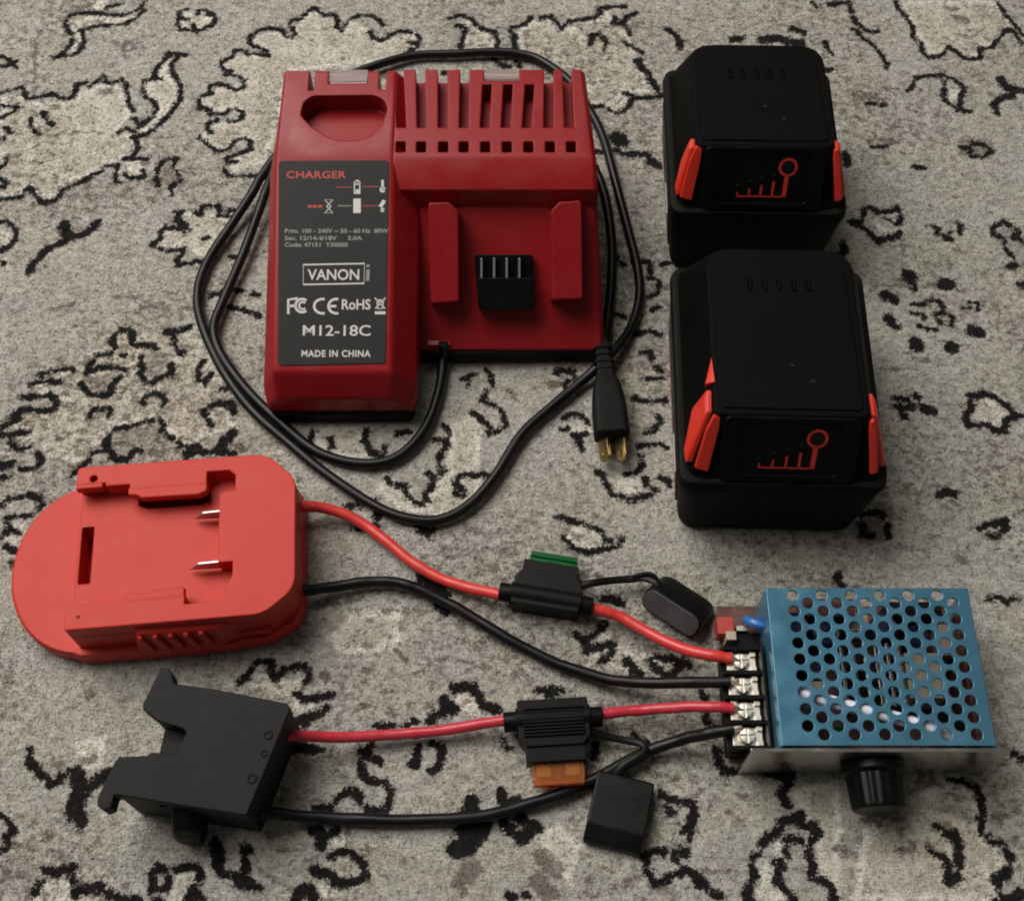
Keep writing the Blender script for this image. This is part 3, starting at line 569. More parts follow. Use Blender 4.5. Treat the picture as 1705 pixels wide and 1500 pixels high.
# ---------------------------------------------------------------- the red charger
def build_charger():
    t = thing('battery_charger', 'dark red battery charger with a charcoal printed label and a black power cord', 'charger', (-38, 95, 0))
    M = dict(parent=t, world=True)
    base = rounded([(-119.0,15.3),(-48.5,15.6),(-48,50),(46.0,51.2),(39,182),(-117,182)], [5,5,2,4,5,5])
    mk('base', prism(base, 0, 9.2, 0.8, 1), BLACK_BASE, **M)
    # left block: front slope, label slope, rear plateau
    def ring(y, zb, zt, l=-121.0, r=-46.0, tl=-114.5, tr=-57.5, d=13):
        return [(l,y,zb),(l,y,zt-d),(tl,y,zt),(tr,y,zt),(r,y,zt-d-1),(r,y,zb)]
    left = loft([ring(16.5,9,22,-119.5,-48,-113.5,-58.5,7), ring(24.2,9,34,-121,-46.2,-114.5,-57.5), ring(122,9,72.6,-120,-45.5,-115.2,-57.8), ring(178,9,75.1,-118.5,-45.5,-115.2,-58.4,16)], 1.6, 2, )
    bay = pp([(499,190),(505,168),(520,158),(622,157),(640,164),(645,180),(636,205),(618,222),(595,230),(565,230),(545,224),(520,210)], 75)
    def cut(px0, px1, py0, z0, y1=190, z1=85):
        a, b = at(px0, py0, 75), at(px1, py0, 75); return box(a.x, b.x, a.y, y1, z0, z1)
    left = boolean(left, [prism(rounded(bay, 6, 6), 64, 90), cut(513, 522, 150, 58), cut(546, 612, 139, 69), cut(630, 642, 148, 60)])
    mk('left_housing', left, RED_CASE, **M)
    # right block: low inclined deck, ramp, vented plateau
    prof = [(52,9),(52,11),(108,53),(109.5,64.5),(122,72.4),(178,74.9),(180,9)]
    xr = lambda y: 46.8 - (y-52)*0.078
    right = loft([[(-57.9, y, z) for y, z in prof], [(xr(y)-2.2, y, z) for y, z in prof], [(xr(y), y, min(z, max(9.0, z-2.2))) for y, z in prof]], 0)
    cuts = []
    bot = [668,702,737,772,807,842,877,913,948]; top = [664,700,737,774,811,846,882,914,944]
    for i, (xb, xt) in enumerate(zip(bot, top)):
        a, b = at(xb, 209, 75), at(xt, 140 if i in (4,5,6) else 118, 75)
        e = b if i in (4,5,6) else b + (b-a)*0.12
        w = 2.35
        cuts.append(prism([(a.x-w,a.y),(a.x+w,a.y),(e.x+w,e.y),(e.x-w,e.y)], 65.5, 86))
    for x in (667,701,738,772,808,844,880,916,951):
        a = at(x, 242, 74); cuts.append(prism(rrect(a.x-2.4, a.x+2.4, a.y-3.3, a.y+3.3, 0.6, 2), 52, 90))
    cuts.append(cut(806, 864, 135, 68.5))
    right = boolean(right, cuts)
    mk('right_housing', right, RED_CASE, **M)
    for (a, b, py) in ((547,611,138),(807,863,134)):
        p, q = at(a, py, 74), at(b, py, 74)
        mk('indicator_window', box(p.x, q.x, p.y+0.6, 178.6, 69.3, 74.3, 0.5), CLEAR, **M)
    # deck: rails, contact block
    n = Vector((0,-0.6,0.8)); s = Vector((0,0.8,0.6)); p0 = Vector((0,52,11))
    D = Matrix(((1,0,0,0),(0,s.y,n.y,p0.y),(0,s.z,n.z,p0.z),(0,0,0,1)))
    def dk(pts, h):
        return [((q).x, (q-p0).dot(s)) for q in (on(x, y, p0 + n*h, n) for x, y in pts)]
    for name_pts, rr in (([(713,338),(748,337),(763,352),(764,501),(718,505)], [1.5,3,4,1,1]), ([(918,352),(930,337),(968,334),(970,497),(919,499)], [3,3,1.5,1,1])):
        topo = rounded(dk(name_pts, 12.5), rr, 3)
        c = Vector((sum(x for x,_ in topo)/len(topo), sum(y for _,y in topo)/len(topo)))
        bot_ = [(c.x+(x-c.x)*1.08, c.y+(y-c.y)*1.03-1.5) for x, y in topo]
        mk('guide_rail', loft([[(x,y,-1.5) for x,y in bot_], [(x,y,12.5) for x,y in topo]], 1.8, 3), RED_CASE, M=D, **M)
    tb = mk('contact_block', add(sheet(rounded(dk([(789,424),(887,424),(890,516),(797,517)], 5.5), 1.0, 2), [], 0, 5.5, 0.4), prism(dk([(794,463),(889,463),(890,515),(797,516)], 9.5), 5.5, 9.5, 0.5)), BLACK_GLOSS, M=D, **M)
    for k, x in enumerate((800,821,842,863)):
        q = dk([(x,430),(x+3.5,430),(x+3.5,463),(x,463)], 8)
        mk('contact_pin', prism(q, 5.5, 9.0), STEEL, tb, world=True, M=D)
    g = at(738, 560, 14)
    mk('cord_guard', box(g.x-8, g.x+4, g.y-5, g.y+6, 5, 13.5, 1.5), RED_CASE, **M)
    # label and print
    ln = Vector((0,-38.4,97.8)).normalized(); ls = Vector((0,97.8,38.4)).normalized(); l0 = Vector((-86, 24.2, 34.0))
    LM = Matrix(((1,0,0,l0.x),(0,ls.y,ln.y,l0.y),(0,ls.z,ln.z,l0.z),(0,0,0,1)))
    def lp(x, y):
        q = on(x, y, l0 + ln*0.5, ln); return q.x - l0.x, (q-l0).dot(ls)
    lab = mk('label_plate', sheet(rounded([lp(464,268),lp(648,267),lp(642,605),lp(463,609)], [2,2.5,2,2], 4), [], -0.6, 0.45, 0.15), LABEL, M=LM, **M)
    Z = Matrix.Translation((0,0,0.52))
    def put(bm, mat, name='lettering'):
        return mk(name, bm, mat, lab, world=True, smooth=0, M=LM @ Z)
    def word(txt, px0, px1, yb, yt, mat, bold=0.0, space=1.0):
        bold += 0.05; a, b, c = lp(px0, yb), lp(px1, yb), lp(px0, yt)
        bm = text(txt, c[1]-a[1], b[0]-a[0], bold, space); bm.transform(Matrix.Translation((a[0], a[1], 0))); put(bm, mat)
    def ribs(lines, mat, name='printed_icon'):
        bm = bmesh.new()
        for pts, w, closed in lines: add(bm, stroke2d([lp(*p) for p in pts], w, closed))
        put(bm, mat, name)
    word('CHARGER', 477, 576, 297, 285, INK_RED, 0.05, 1.05)
    word('Prim. 100 - 240V ~ 50 - 60 Hz  80W', 474, 647, 388, 381, INK_GREY, 0.03)
    word('Sec. 12/14.4/18V     3.0A', 474, 603, 400, 393, INK_GREY, 0.03)
    word('Code: 47151  Y30000', 474, 579, 411, 404, INK_GREY, 0.03)
    word('VANON', 512, 598, 466, 448, INK_WHITE, 0.06)
    ribs([([(505,441),(607,439),(606,472),(505,474)], 0.75, True)], INK_WHITE, 'printed_frame')
    ribs([([(613,449),(612,468)], 1.7, False), ([(613,441),(613,445)], 1.7, False)], INK_GREY, 'printed_mark')
    word('RoHS', 569, 617, 515, 498, INK_WHITE, 0.08)
    word('M12-18C', 504, 617, 559, 541, INK_WHITE, 0.03)
    word('MADE IN CHINA', 502, 617, 594, 583, INK_WHITE, 0.06, 1.1)
    def parc(cx, cy, rx, ry, a0, a1, n=14): return [(cx + rx*math.cos(R(a)), cy - ry*math.sin(R(a))) for a in [a0 + (a1-a0)*i/n for i in range(n+1)]]
    ribs([([(480,523),(480,499),(496,497)], 1.2, False), ([(480,510),(492,509)], 1.2, False), (parc(503,509,11,11,50,310), 1.2, False), (parc(504,509,6,6,45,315), 0.9, False)], INK_WHITE, 'printed_emblem')
    ribs([(parc(537,510,14,12,75,285), 1.2, False), (parc(560,510,13,12,75,285), 1.2, False), ([(548,510),(560,510)], 1.2, False)], INK_WHITE, 'printed_emblem')
    ribs([([(624,496),(641,514)], 0.6, False), ([(642,496),(625,514)], 0.6, False), ([(626,500),(640,500)], 0.7, False), ([(628,502),(629,514),(637,514),(638,502)], 0.6, False), ([(624,521),(642,521)], 1.4, False)], INK_WHITE)
    ribs([([(590,303),(599,303),(599,323),(590,323)], 0.6, True), ([(592,319),(598,319)], 2.0, False), ([(592,307),(597,307)], 0.8, False), ([(595,300),(595,303)], 1.6, False)], INK_WHITE)
    ribs([([(594.5,331),(594.5,355)], 3.6, False)], INK_WHITE)
    ribs([([(637,300),(637,314)], 1.2, False), (parc(637,316,1.8,1.8,0,340,10), 2.0, False)], INK_WHITE)
    ribs([([(541,333),(554,333),(544,344),(554,355),(541,355),(551,344)], 0.6, True)], INK_WHITE)
    ribs([([(633,345),(640,334)], 1.8, False), (parc(637,350,1.2,1.2,0,340,8), 1.5, False)], INK_WHITE)
    ribs([([(560,312),(586,312)], 0.55, False), ([(603,311),(631,311)], 0.55, False), ([(603,343),(630,343)], 0.55, False)], INK_DIM, 'printed_line')
    ribs([([(513,344),(519,344)], 1.3, False), ([(521,344),(527,344)], 1.3, False), ([(529,344),(537,344)], 1.3, False)], INK_RED, 'printed_line')
    ribs([([(562,343),(585,343)], 0.5, False)], INK_GREY, 'printed_line')
    # power cord: one run from the notch, round the charger twice, to the plug
    c = [at(738,572,14), at(738,598,5), at(731,650,3), at(712,705,3), at(680,747,3), at(640,769,3), at(585,770,3), at(525,750,3), at(470,706,3), at(412,650,3.5), at(368,590,4), at(356,545,4), at(372,500,4), at(404,425,5), at(430,355,6), at(446,310,8)]
    c += [Vector((-125,196,5)), Vector((-108,224,4)), Vector((-88,240,4)), at(585,126,4), at(630,108,4), at(690,93,3), at(760,90,3), at(830,87,3), at(880,93,3), at(915,110,3), at(952,140,3), at(985,190,4), at(1006,235,4), at(1024,300,4), at(1045,380,3.5), at(1062,450,3), at(1064,500,3), at(1048,550,3.5), at(1015,592,8), at(972,632,4), at(920,676,3), at(868,724,3), at(826,790,3), at(786,836,3), at(740,863,3), at(690,865,3), at(630,845,3), at(545,790,3), at(478,735,3.2), at(420,683,3.5), at(372,618,3.5), at(338,545,3), at(329,490,3), at(345,437,3), at(385,375,4), at(420,322,6), at(437,292,7)]
    c += [Vector((-124,186,8)), Vector((-90,190,9)), Vector((-40,191,8)), Vector((20,189,7)), Vector((43,176,5)), at(992,285,4), at(1008,330,4), at(1018,400,4), at(1018,470,4), at(1011,540,5), at(1004,585,7)]
    mk('power_cord', tube(c, 2.55, 12, 7), CABLE, **M)
    a, b = at(1002,580,7), at(1019,730,8)
    d = (b-a).normalized(); sx = Vector((-d.y, d.x, 0)); L_ = (b-a).length
    PM = Matrix(((sx.x,d.x,0,a.x),(sx.y,d.y,0,a.y),(0,0,1,9.0),(0,0,0,1)))
    rings = []
    for y, w, h in ((-4,3.4,3.0),(8,4.0,3.6),(18,4.8,4.4),(23,6.4,5.8),(29,7.6,6.8),(38,8.4,7.0),(L_-1,8.6,6.8),(L_,7.6,6.0)):
        rings.append([(x, y, z) for x, z in rounded([(-w,-h),(w,-h),(w,h),(-w,h)], min(w,h)*0.55, 4)])
    plug = mk('plug', loft(rings, 0.3, 1), BLACK_BASE, M=PM, **M)
    for k in range(4):
        y = 1.5 + k*4.2
        mk('strain_rib', loft([[(x, y+dy, z) for x, z in rounded([(-w,-w*.9),(w,-w*.9),(w,w*.9),(-w,w*.9)], w*.5, 3)] for dy, w in ((0,4.5+k*.2),(1.6,4.7+k*.2))], 0.3, 1), BLACK_BASE, plug, world=True, M=PM)
    for x in (-4.4, 4.4):
        pr = sheet(rounded([(-3.1, L_-1), (3.1, L_-1), (3.1, L_+10), (1.6, L_+12), (-1.6, L_+12), (-3.1, L_+10)], 0.4, 2), [circle(0, L_+7.8, 1.2, 10)], -0.8, 0.8)
        tilt = Matrix.Translation((x*0.95, 0, -1.0)) @ Matrix.Rotation(R(-52), 4, 'Y')
        mk('prong', pr, BRASS, plug, world=True, M=PM @ tilt)
    return t
build_charger()

# ---------------------------------------------------------------- the two battery packs
def build_battery(label, cx, cy, L, H, rot, tip=False, W=42.5, lw=((8,52.6),(23,73.2),(34,74),(32,61),(13,51.6))):
    """local frame: x across, y = 0 at the front face and growing to the rear, z up"""
    t = thing('battery_pack', label, 'battery', (cx, cy, 0), rot, 'black battery packs with red latches')
    zb, wt = H*0.655, 33.0
    bm = loft([[(x, y, 0) for x, y in rrect(-W+4.2, W-4.2, 1.8, L-1.5, 9)], [(x, y, 2) for x, y in rrect(-W+3.0, W-3.0, 0.8, L-0.6, 9)],
               [(x, y, zb-9) for x, y in rrect(-W-1.2, W+1.2, -0.2, L, 8)], [(x, y, zb-5) for x, y in rrect(-W-2.0, W+2.0, -0.4, L, 7)],
               [(x, y, zb-1.2) for x, y in rrect(-W-1.4, W+1.4, 0.6, L-0.4, 7)], [(x, y, zb) for x, y in rrect(-W+0.2, W-0.2, 2.2, L-1.4, 7)]], 0)
    mk('base_shell', bm, BLACK_BATT2, t)
    yg = 20.5
    def rr(y0, y1, w, z, r): return [(x, y, z) for x, y in rrect(-w, w, y0, y1, r, 4)]
    mk('upper_shell', loft([rr(2.4, L-1.5, W-1.2, zb-0.5, 8), rr(4.0, L-2.5, W-2.0, zb+2, 7), rr(yg-1.2, L-8, wt+1.2, H-1.6, [4,4,13,13]), rr(yg+0.6, L-9.5, wt, H, [3,3,12,12])], 0.3, 1), BLACK_BATT, t)
    tp = mk('top_plate', sheet(rounded([(-wt+2, yg+3), (wt-2, yg+3), (wt-4, L-15), (-wt+4, L-15)], [3,3,9,9], 4), [rrect(-14+6.6*k-1.2, -14+6.6*k+1.2, L-33, L-27, 1.0, 3) for k in range(5)], H-2.2, H+0.7, 0.35), BLACK_BATT, t)
    for k in range(5):
        x = -14 + 6.6*k
        mk('vent_rib', box(x-0.5, x+0.5, L-32.6, L-27.6, H-1.5, H+1.1, 0.3), BLACK_BATT, tp)
    for x, y in ((1.5, yg+25), (10, yg+17)):
        mk('screw', lathe([(1.1, 0), (1.1, 0.7), (0.8, 0.9), (0.4, 0.7)], 12, Matrix.Translation((x, y, H+0.1))), BLACK_PRINT, tp)
    # slanted gauge face
    a, b = Vector((0, 4.6, zb+1.6)), Vector((0, yg-0.6, H-1.0))
    s = (b-a).normalized(); n = Vector((0, -s.z, s.y)); G = Matrix(((1,0,0,0),(0,s.y,n.y,a.y),(0,s.z,n.z,a.z),(0,0,0,1))); Lg = (b-a).length
    fr = mk('gauge_bezel', sheet(rrect(-29.8, 29.8, -2.2, Lg+1.2, 4), [rrect(-22, 22, 1.0, Lg-1.2, 2)], 0.6, 2.4, 0.5), BLACK_GLOSS, t, M=G)
    gp = mk('gauge_panel', sheet(rrect(-22.6, 22.6, 0.4, Lg-0.6, 2), [], -0.5, 1.3, 0.2), BLACK_GLOSS, t, M=G)
    bm = stroke2d([(-12.5, 4.2), (12.2, 4.2)], 0.75)
    for k in range(4): add(bm, stroke2d([(-12.2 + 5.8*k, 3.9), (-12.0 + 5.8*k, 6.2 + 1.9*k)], 0.75 + 0.12*k))
    add(bm, stroke2d([(11.1, 3.85), (11.5, 15.0)], 2.1))
    add(bm, stroke2d(arc(11.7, 19.0, 4.0, 0, 352, 28), 1.3, True))
    mk('gauge_print', bm, GAUGE_RED, gp, M=G @ Matrix.Translation((0, 0, 1.42)), smooth=0)
    mk('gauge_button', lathe([(2.6, 0), (2.6, 0.5), (2.0, 0.8)], 18, G @ Matrix.Translation((11.7, 19.0, 1.2))), CABLE, gp)
    for k in range(4):
        mk('charge_light', lathe([(0.9, 0), (0.9, 0.25), (0.6, 0.35)], 10, G @ Matrix.Translation((-12 + 5.8*k, 9.5 + 1.9*k, 1.3))), BLACK_PRINT, gp)
    # red latches on the sloped flanks
    dz = H - zb
    for sgn in (-1, 1):
        def q(x, y, z): return (sgn*x, y, z)
        fx = lambda z: wt + 1.2 + (H - 1.6 - z)*(W - 3.2 - wt)/(H - 3.6 - zb)      # the sloped flank
        yz = lw
        prof = rounded(yz, 1.2, 3)
        cy_, cz_ = sum(a_ for a_, _ in yz)/len(yz), sum(b_ for _, b_ in yz)/len(yz)
        inn = [q(fx(z)-3, y, z) for y, z in prof]
        mid_ = [q(fx(z)+1.4, y, z+0.4) for y, z in prof]
        out_ = [q(fx(cz_+(z-cz_)*.86)+2.3, cy_+(y-cy_)*.78, cz_+(z-cz_)*.86+0.7) for y, z in prof]
        la = loft([inn, mid_, out_], 0.3, 1)
        fc = [(sgn*x, y) for x, y in ([(40.2, 3.2), (34.2, 1.4), (31.2, Lg-5), (31.2, Lg-0.6), (34.0, Lg+1.4), (36.8, Lg-6)] if sgn < 0 else [(40.2, 3.2), (36.8, 1.8), (33.4, Lg-5), (33.2, Lg-0.4), (34.6, Lg+1.2), (36.8, Lg-6)])]
        pl = sheet(rounded(fc if sgn > 0 else fc[::-1], 0.8, 2), [], -0.6, 2.0, 0.5); pl.transform(G)
        mk('latch', add(la, pl), RED_LATCH, t)
    if tip:
        mk('latch_tip', loft([[(-wt-3.4, yg+16, H-5), (-wt+0.6, yg+15.6, H-1), (-wt-0.4, yg+29, H-1.5)], [(-wt-3.8, yg+16, H-1.6), (-wt+0.2, yg+15.6, H+1.0), (-wt-0.6, yg+29, H+0.2)]], 0.3, 1), RED_LATCH, t)
    # printed sticker down the left wall
    st = mk('side_sticker', loft([[(-W+1.4, y, 8), (-W+2.2, y, 8), (-W+0.4, y, zb-11), (-W-1.5, y, zb-11)] for y in (12, L-14)]), LABEL, t)
    mk('sticker_stripe', loft([[(-W+1.35, y, 8.2), (-W+2.2, y, 8.2), (-W+2.0, y, 11.5), (-W+1.0, y, 11.5)] for y in (14, L-18)]), GAUGE_RED, st, smooth=0)
    mk('sticker_stripe', loft([[(-W+0.2, y, 19), (-W+2.2, y, 19), (-W+2.0, y, 26), (-W-0.6, y, 26)] for y in (18, 38)]), INK_WHITE, st, smooth=0)
    return t
build_battery('tall black battery pack nearest the blue controller, with a red wedge behind its latch', 120.3, -44.0, 118, 76, R(-1.5), True, 44.6)
build_battery('black battery pack at the back, its front end hidden behind the other pack', 123.4, 107.5, 97, 75, R(-1.0), lw=((7,52),(21,72.6),(27,73),(23,61.5),(11,51.4)))
# ---------------------------------------------------------------- the coral red battery adapter
def build_red_adapter():
    t = thing('battery_adapter', 'coral red plastic battery adapter with a half round flange and two metal blades', 'adapter', (-150, -62, 0), R(4.8))
    el = [(-46 + 34.5*math.cos(R(a)), 42*math.sin(R(a))) for a in range(96, 265, 6)]
    foot = [(-46, 41.5)] + el + [(-46, -43.5)]
    rt = [(-20,-43.9),(20,-43.4),(38,-41.6),(50,-35.0),(53.6,-26),(54,0),(53.6,27),(49,36),(37,40.5),(0,41.5)]
    out = rounded(foot + rt, [0.5]*len(foot) + [3,3,6,6,6,6,6,6,6,3], 3)
    sh = loft([[(x*0.985, y*0.985, 0) for x, y in out], [(x, y, 1.5) for x, y in out], [(x, y, 8.6) for x, y in out], [(x*0.985, y*0.985, 10) for x, y in out]], 0)
    body = [(-46.2,-39.5),(39,-39.0),(53,-28),(53.4,26),(40,39.6),(-46.2,39.6)]
    br = [1.2,15,13,13,15,2.5]
    bo = rounded(body, br, 7)
    zf, zt = 23.5, 33.0
    add(sh, sheet(bo, [rrect(-45.0,-39.5,-14.5,13.5,0.6,2), rrect(5,9.6,-33.5,-29.2,0.3,2), [(-20,27.5),(13,27.5),(13,22.0),(9,20.6),(-16,20.6),(-20,22.5)]], 9.5, zf, 0))
    # upper frame: one U shaped plate with the recesses the adapter slides over
    outer = rounded(body, br, 7)
    inner = [(-46.6,30.6),(-33,30.6),(-33,29.0),(-22,29.0),(-22,26.4),(13,26.4),(13,32.5),(23,32.5),(26.0,30.0),(26,22),(19.0,21.0),(19,-13.0),(25.5,-13.0),(25.5,-19.5),(22,-27),(21.5,-30.5),(8,-31.5),(5,-31.5),(5,-27),(-4,-27.0),(-22,-27.6),(-46.6,-27.6)]
    fr = outer                                      # it is open to the left
    add(sh, sheet(fr + [(-46.2, 30.6)] + inner[1:-1] + [(-46.2,-27.6)], [circle(-38.5, 35.0-1.8, 1.7, 12)], zf, zt, 0.5))
    # overhanging lips of the two rails, thin, with shade below
    add(sh, sheet(rounded([(-22.5,27.2),(-22.5,23.8),(-18.5,23.2),(-16,21.6),(9.5,21.2),(13.2,23.0),(13.2,27.2)], 0.8, 3), [], 28.6, zt, 0.6))
    add(sh, sheet(rounded([(-21,-28.4),(-21,-24.4),(-9,-24.6),(-9,-23.4),(4.8,-23.2),(4.8,-28.4)], 0.8, 3), [], 29.0, zt-0.15, 0.6))
    add(sh, sheet(rounded([(-46.4,28.4),(-46.4,31.5),(-34.2,31.5),(-34.2,28.6)], 0.6, 3), [], 28.5, zt-0.1, 0.6))
    mk('shell', sh, RED_LIGHT, t)
    for y, x0 in ((12.6, 6.2), (-12.2, 5.0)):
        mk('contact_blade', loft([[(x0, y-0.5, 26), (19.6, y-0.5, 25), (19.6, y-0.5, 32), (x0+5, y-0.5, 31.5)], [(x0, y+0.5, 26), (19.6, y+0.5, 25), (19.6, y+0.5, 32), (x0+5, y+0.5, 31.5)]], 0.2, 1), STEEL, t)
    mk('rail_pin', lathe([(1.6, 0), (1.6, 6)], 12, Matrix.Translation((-38.5, 33.2, 24.0))), RED_CASE, t)
    # ribbed release button on the front flank
    rb = mk('release_button', loft([[(-20,-38.5,10.3),(22,-38.3,10.3),(32,-38.4,13),(26,-38.6,27),(-18,-38.8,29)], [(-20,-43.8,10.3),(18,-43.4,10.3),(24,-41.6,13),(18,-41.6,25.6),(-16,-42.0,27.6)]], 1.0, 2), RED_LIGHT, t)
    for k in range(5):
        x = -14 + 6.6*k
        mk('rib', loft([[(x-2.4,-42.2,27.2),(x-0.2,-42.2,27.2),(x+3.2,-43.6,12.0),(x+0.8,-43.6,12.0)], [(x-2.2,-43.9,26.6),(x-0.5,-43.9,26.6),(x+2.9,-45.4,12.6),(x+1.1,-45.4,12.6)]], 0.3, 1), RED_LIGHT, rb)
    mk('side_ledge', box(22, 40, -41.0, -38.2, 14, 16.2, 0.7), RED_LIGHT, t)
    mk('screw_mark', lathe([(0.8, 0), (0.8, 0.15), (0.4, 0.2)], 10, Matrix.Translation((-40.5, -33.6, zt-0.05))), RED_CASE, t)
build_red_adapter()

# ---------------------------------------------------------------- the black printed adapter
def build_black_adapter():
    t = thing('tool_adapter', 'matte black printed plastic adapter with a notched left end', 'adapter', (-128, -152, 0))
    M = dict(parent=t, world=True); h = 34.0
    c = lambda pts: [(130 + x/3.965, 1080 + y/3.965) for x, y in pts]
    top = pp(c([(545,125),(600,128),(622,160),(632,228),(890,262),(1378,358),(1402,390),(1385,440),(1112,1100),(700,1038),(240,962),(216,1048),(165,1066),(124,1032),(128,980),(196,832),(232,760),(268,712),(455,702),(482,682),(640,692),(690,604),(712,548),(690,525),(530,478),(428,398),(424,368)]), h)
    notch = pp(c([(480,684),(644,694),(692,606),(716,550),(692,522),(528,476)]), h)
    foot = []
    cen = Vector((sum(p[0] for p in top)/len(top), sum(p[1] for p in top)/len(top)))
    bm = sheet(rounded(top, 0.7, 3), [], h-9, h, 0.6)
    # lower box under the plate (the corner tabs overhang it)
    low = pp(c([(560,190),(640,232),(890,264),(1376,362),(1396,392),(1110,1096),(700,1034),(262,965),(246,900),(290,770),(300,716),(482,684),(548,540),(532,478),(470,420)]), h)
    add(bm, sheet(rounded(low, 0.8, 2), [], 0.2, h-9.05, 0.3))
    add(bm, prism([(x, y) for x, y in notch], h-16, h-12))
    mk('shell', bm, BLACK_PRINT, **M)
    for x, y, r in ((1256,570,4.2),(1228,690,3.2),(1150,855,4.6)):
        q = at(130+x/3.965, 1080+y/3.965, h)
        rr = r*0.46
        mk('screw_ring', sheet(circle(0, 0, rr, 20), [circle(0, 0, rr*0.62, 16)], -0.3, 0.35, 0.1), BLACK_BASE, M=Matrix.Translation((q.x, q.y, h)), **M)
    q0 = at(295, 1349, 30); ax = Matrix.Translation((q0.x+1.0, q0.y-0.5, 0))
    mk('release_lever', loft([[(x, y-7.5, z) for x, z in rounded([(-4,2),(4.5,1.5),(5.5,14),(2,24),(-3,22),(-5.5,12)], 2.5, 3)], [(x, y+6, z) for x, z in rounded([(-5,3),(5.5,2.5),(6.5,16),(3,29),(-4,27),(-6.5,14)], 2.5, 3)]] if False else
       [[(x, -8.0, z) for x, z in rounded([(-3.6,2),(4.0,1.5),(5.0,12),(2,18),(-2.6,17),(-4.8,10)], 2.5, 3)], [(x, -6.0, z) for x, z in rounded([(-5,1),(5.4,0.6),(6.4,15),(3,23),(-4,22),(-6.2,13)], 2.5, 3)], [(x, 5.0, z) for x, z in rounded([(-5.4,1),(5.8,0.6),(6.8,18),(3.4,31),(-4.4,29),(-6.8,15)], 2.5, 3)]], 0.3, 1), BLACK_HOLD, M=ax, **M)
    q1 = at(272, 1341, 27)
    mk('screw_hole', lathe([(1.9, 0), (1.9, 0.5), (1.2, 0.6)], 14, Matrix.Translation((q1.x, q1.y-0.1, 27)) @ Matrix.Rotation(R(90), 4, 'X')), BLACK_BASE, **M)
build_black_adapter()

# ---------------------------------------------------------------- wires
def wire(label, pts, mat, r=2.75, group='wires of the speed controller'):
    rw = random.Random(len(label)); fine = smooth_path(pts, 3)
    pts2 = [p if i in (0, len(fine)-1) else p + Vector((rw.uniform(-.16,.16), rw.uniform(-.16,.16), rw.uniform(-.08,.1))) for i, p in enumerate(fine)]
    o = mk('wire', tube(pts2, lambda u: r*(1 + 0.02*math.sin(37*u) + 0.015*math.sin(91*u)), 12, 5), mat)
    if 'terminals' in label or 'strap' in label:
        e, d = fine[-1], (fine[-1] - fine[-2]).normalized()
        mk('bare_end', tube([e - d*2, e + d*1.5, e + d*3.4 - Vector((0, 0, 0.5))], r*0.52, 8, 2), COPPER, o)
    o['label'] = label; o['category'] = 'wire'; o['group'] = group
    return o
wire('red wire from the coral red adapter to the green fuse holder',
     [at(470,838,12), at(497,842,11), at(545,847,7), at(600,869,4), at(645,903,3.5), at(700,945,3.5), at(762,974,4.5), at(835,991,7.5)], WIRE_RED, 2.65)
wire('short red wire from the green fuse holder to the screw terminals',
     [at(975,1009,8), at(1005,1018,7), at(1040,1030,6), at(1088,1058,8), at(1138,1080,13), at(1180,1090,17), at(1218,1097,17.5)], WIRE_RED, 2.6)
wire('black wire from the coral red adapter to the screw terminals',
     [at(475,986,9), at(510,983,8), at(560,976,5), at(620,968,4), at(665,971,4), at(705,984,3.5), at(762,1013,3), at(850,1066,3), at(930,1105,3), at(1010,1130,5), at(1080,1137,9), at(1150,1136,14), at(1217,1135,17.5)], CABLE, 2.6)
wire('crimson wire from the black printed adapter to the orange fuse holder',
     [at(470,1224,16), at(500,1225,14), at(560,1227,9), at(640,1224,5), at(730,1216,5), at(842,1199,8)], WIRE_RED2, 2.45)
wire('crimson wire from the orange fuse holder to the screw terminals',
     [at(985,1190,8), at(1015,1187,8), at(1070,1182,8), at(1140,1177,13), at(1190,1177,17), at(1221,1179,17.5)], WIRE_RED2, 2.4)
wire('long black wire from the black printed adapter, running under the strap of the square cap',
     [at(425,1349,10), at(460,1354,8), at(540,1361,4), at(640,1365,3), at(740,1364,3), at(810,1357,3), at(880,1339,3), at(950,1315,3), at(1010,1287,3), at(1075,1252,3.5), at(1130,1232,8), at(1180,1221,15), at(1222,1214,17.5)], CABLE, 2.7)

# ---------------------------------------------------------------- fuse holders, their caps and fuses
def T(x, y, z=0, rz=0): return Matrix.Translation((x, y, z)) @ Matrix.Rotation(rz, 4, 'Z')
def fuse(label, x, y, z, rot, mat, w=10.5, l=12.0):
    f = thing('blade_fuse', label, 'fuse', (x, y, 0), rot, 'blade fuses in the fuse holders')
    mk('fuse_body', add(sheet(rounded([(-w,0),(w,0),(w,l-2.4),(w-0.6,l-2.4),(w-0.6,l),(-w+0.6,l),(-w+0.6,l-2.4),(-w,l-2.4)], 0.4, 2), [], z-1.9, z+1.9, 0.35), box(-w+0.4, w-0.4, l-2.6, l-0.3, z-2.9, z+2.9, 0.5)), mat, f)
    for s_ in (-1, 1):
        mk('fuse_blade', box(s_*w*0.55-w*0.27, s_*w*0.55+w*0.27, -4, l*0.62, z-0.5, z+0.5, 0.1, 1), BEIGE if mat is ORANGE_F else ALU, f)
    return f
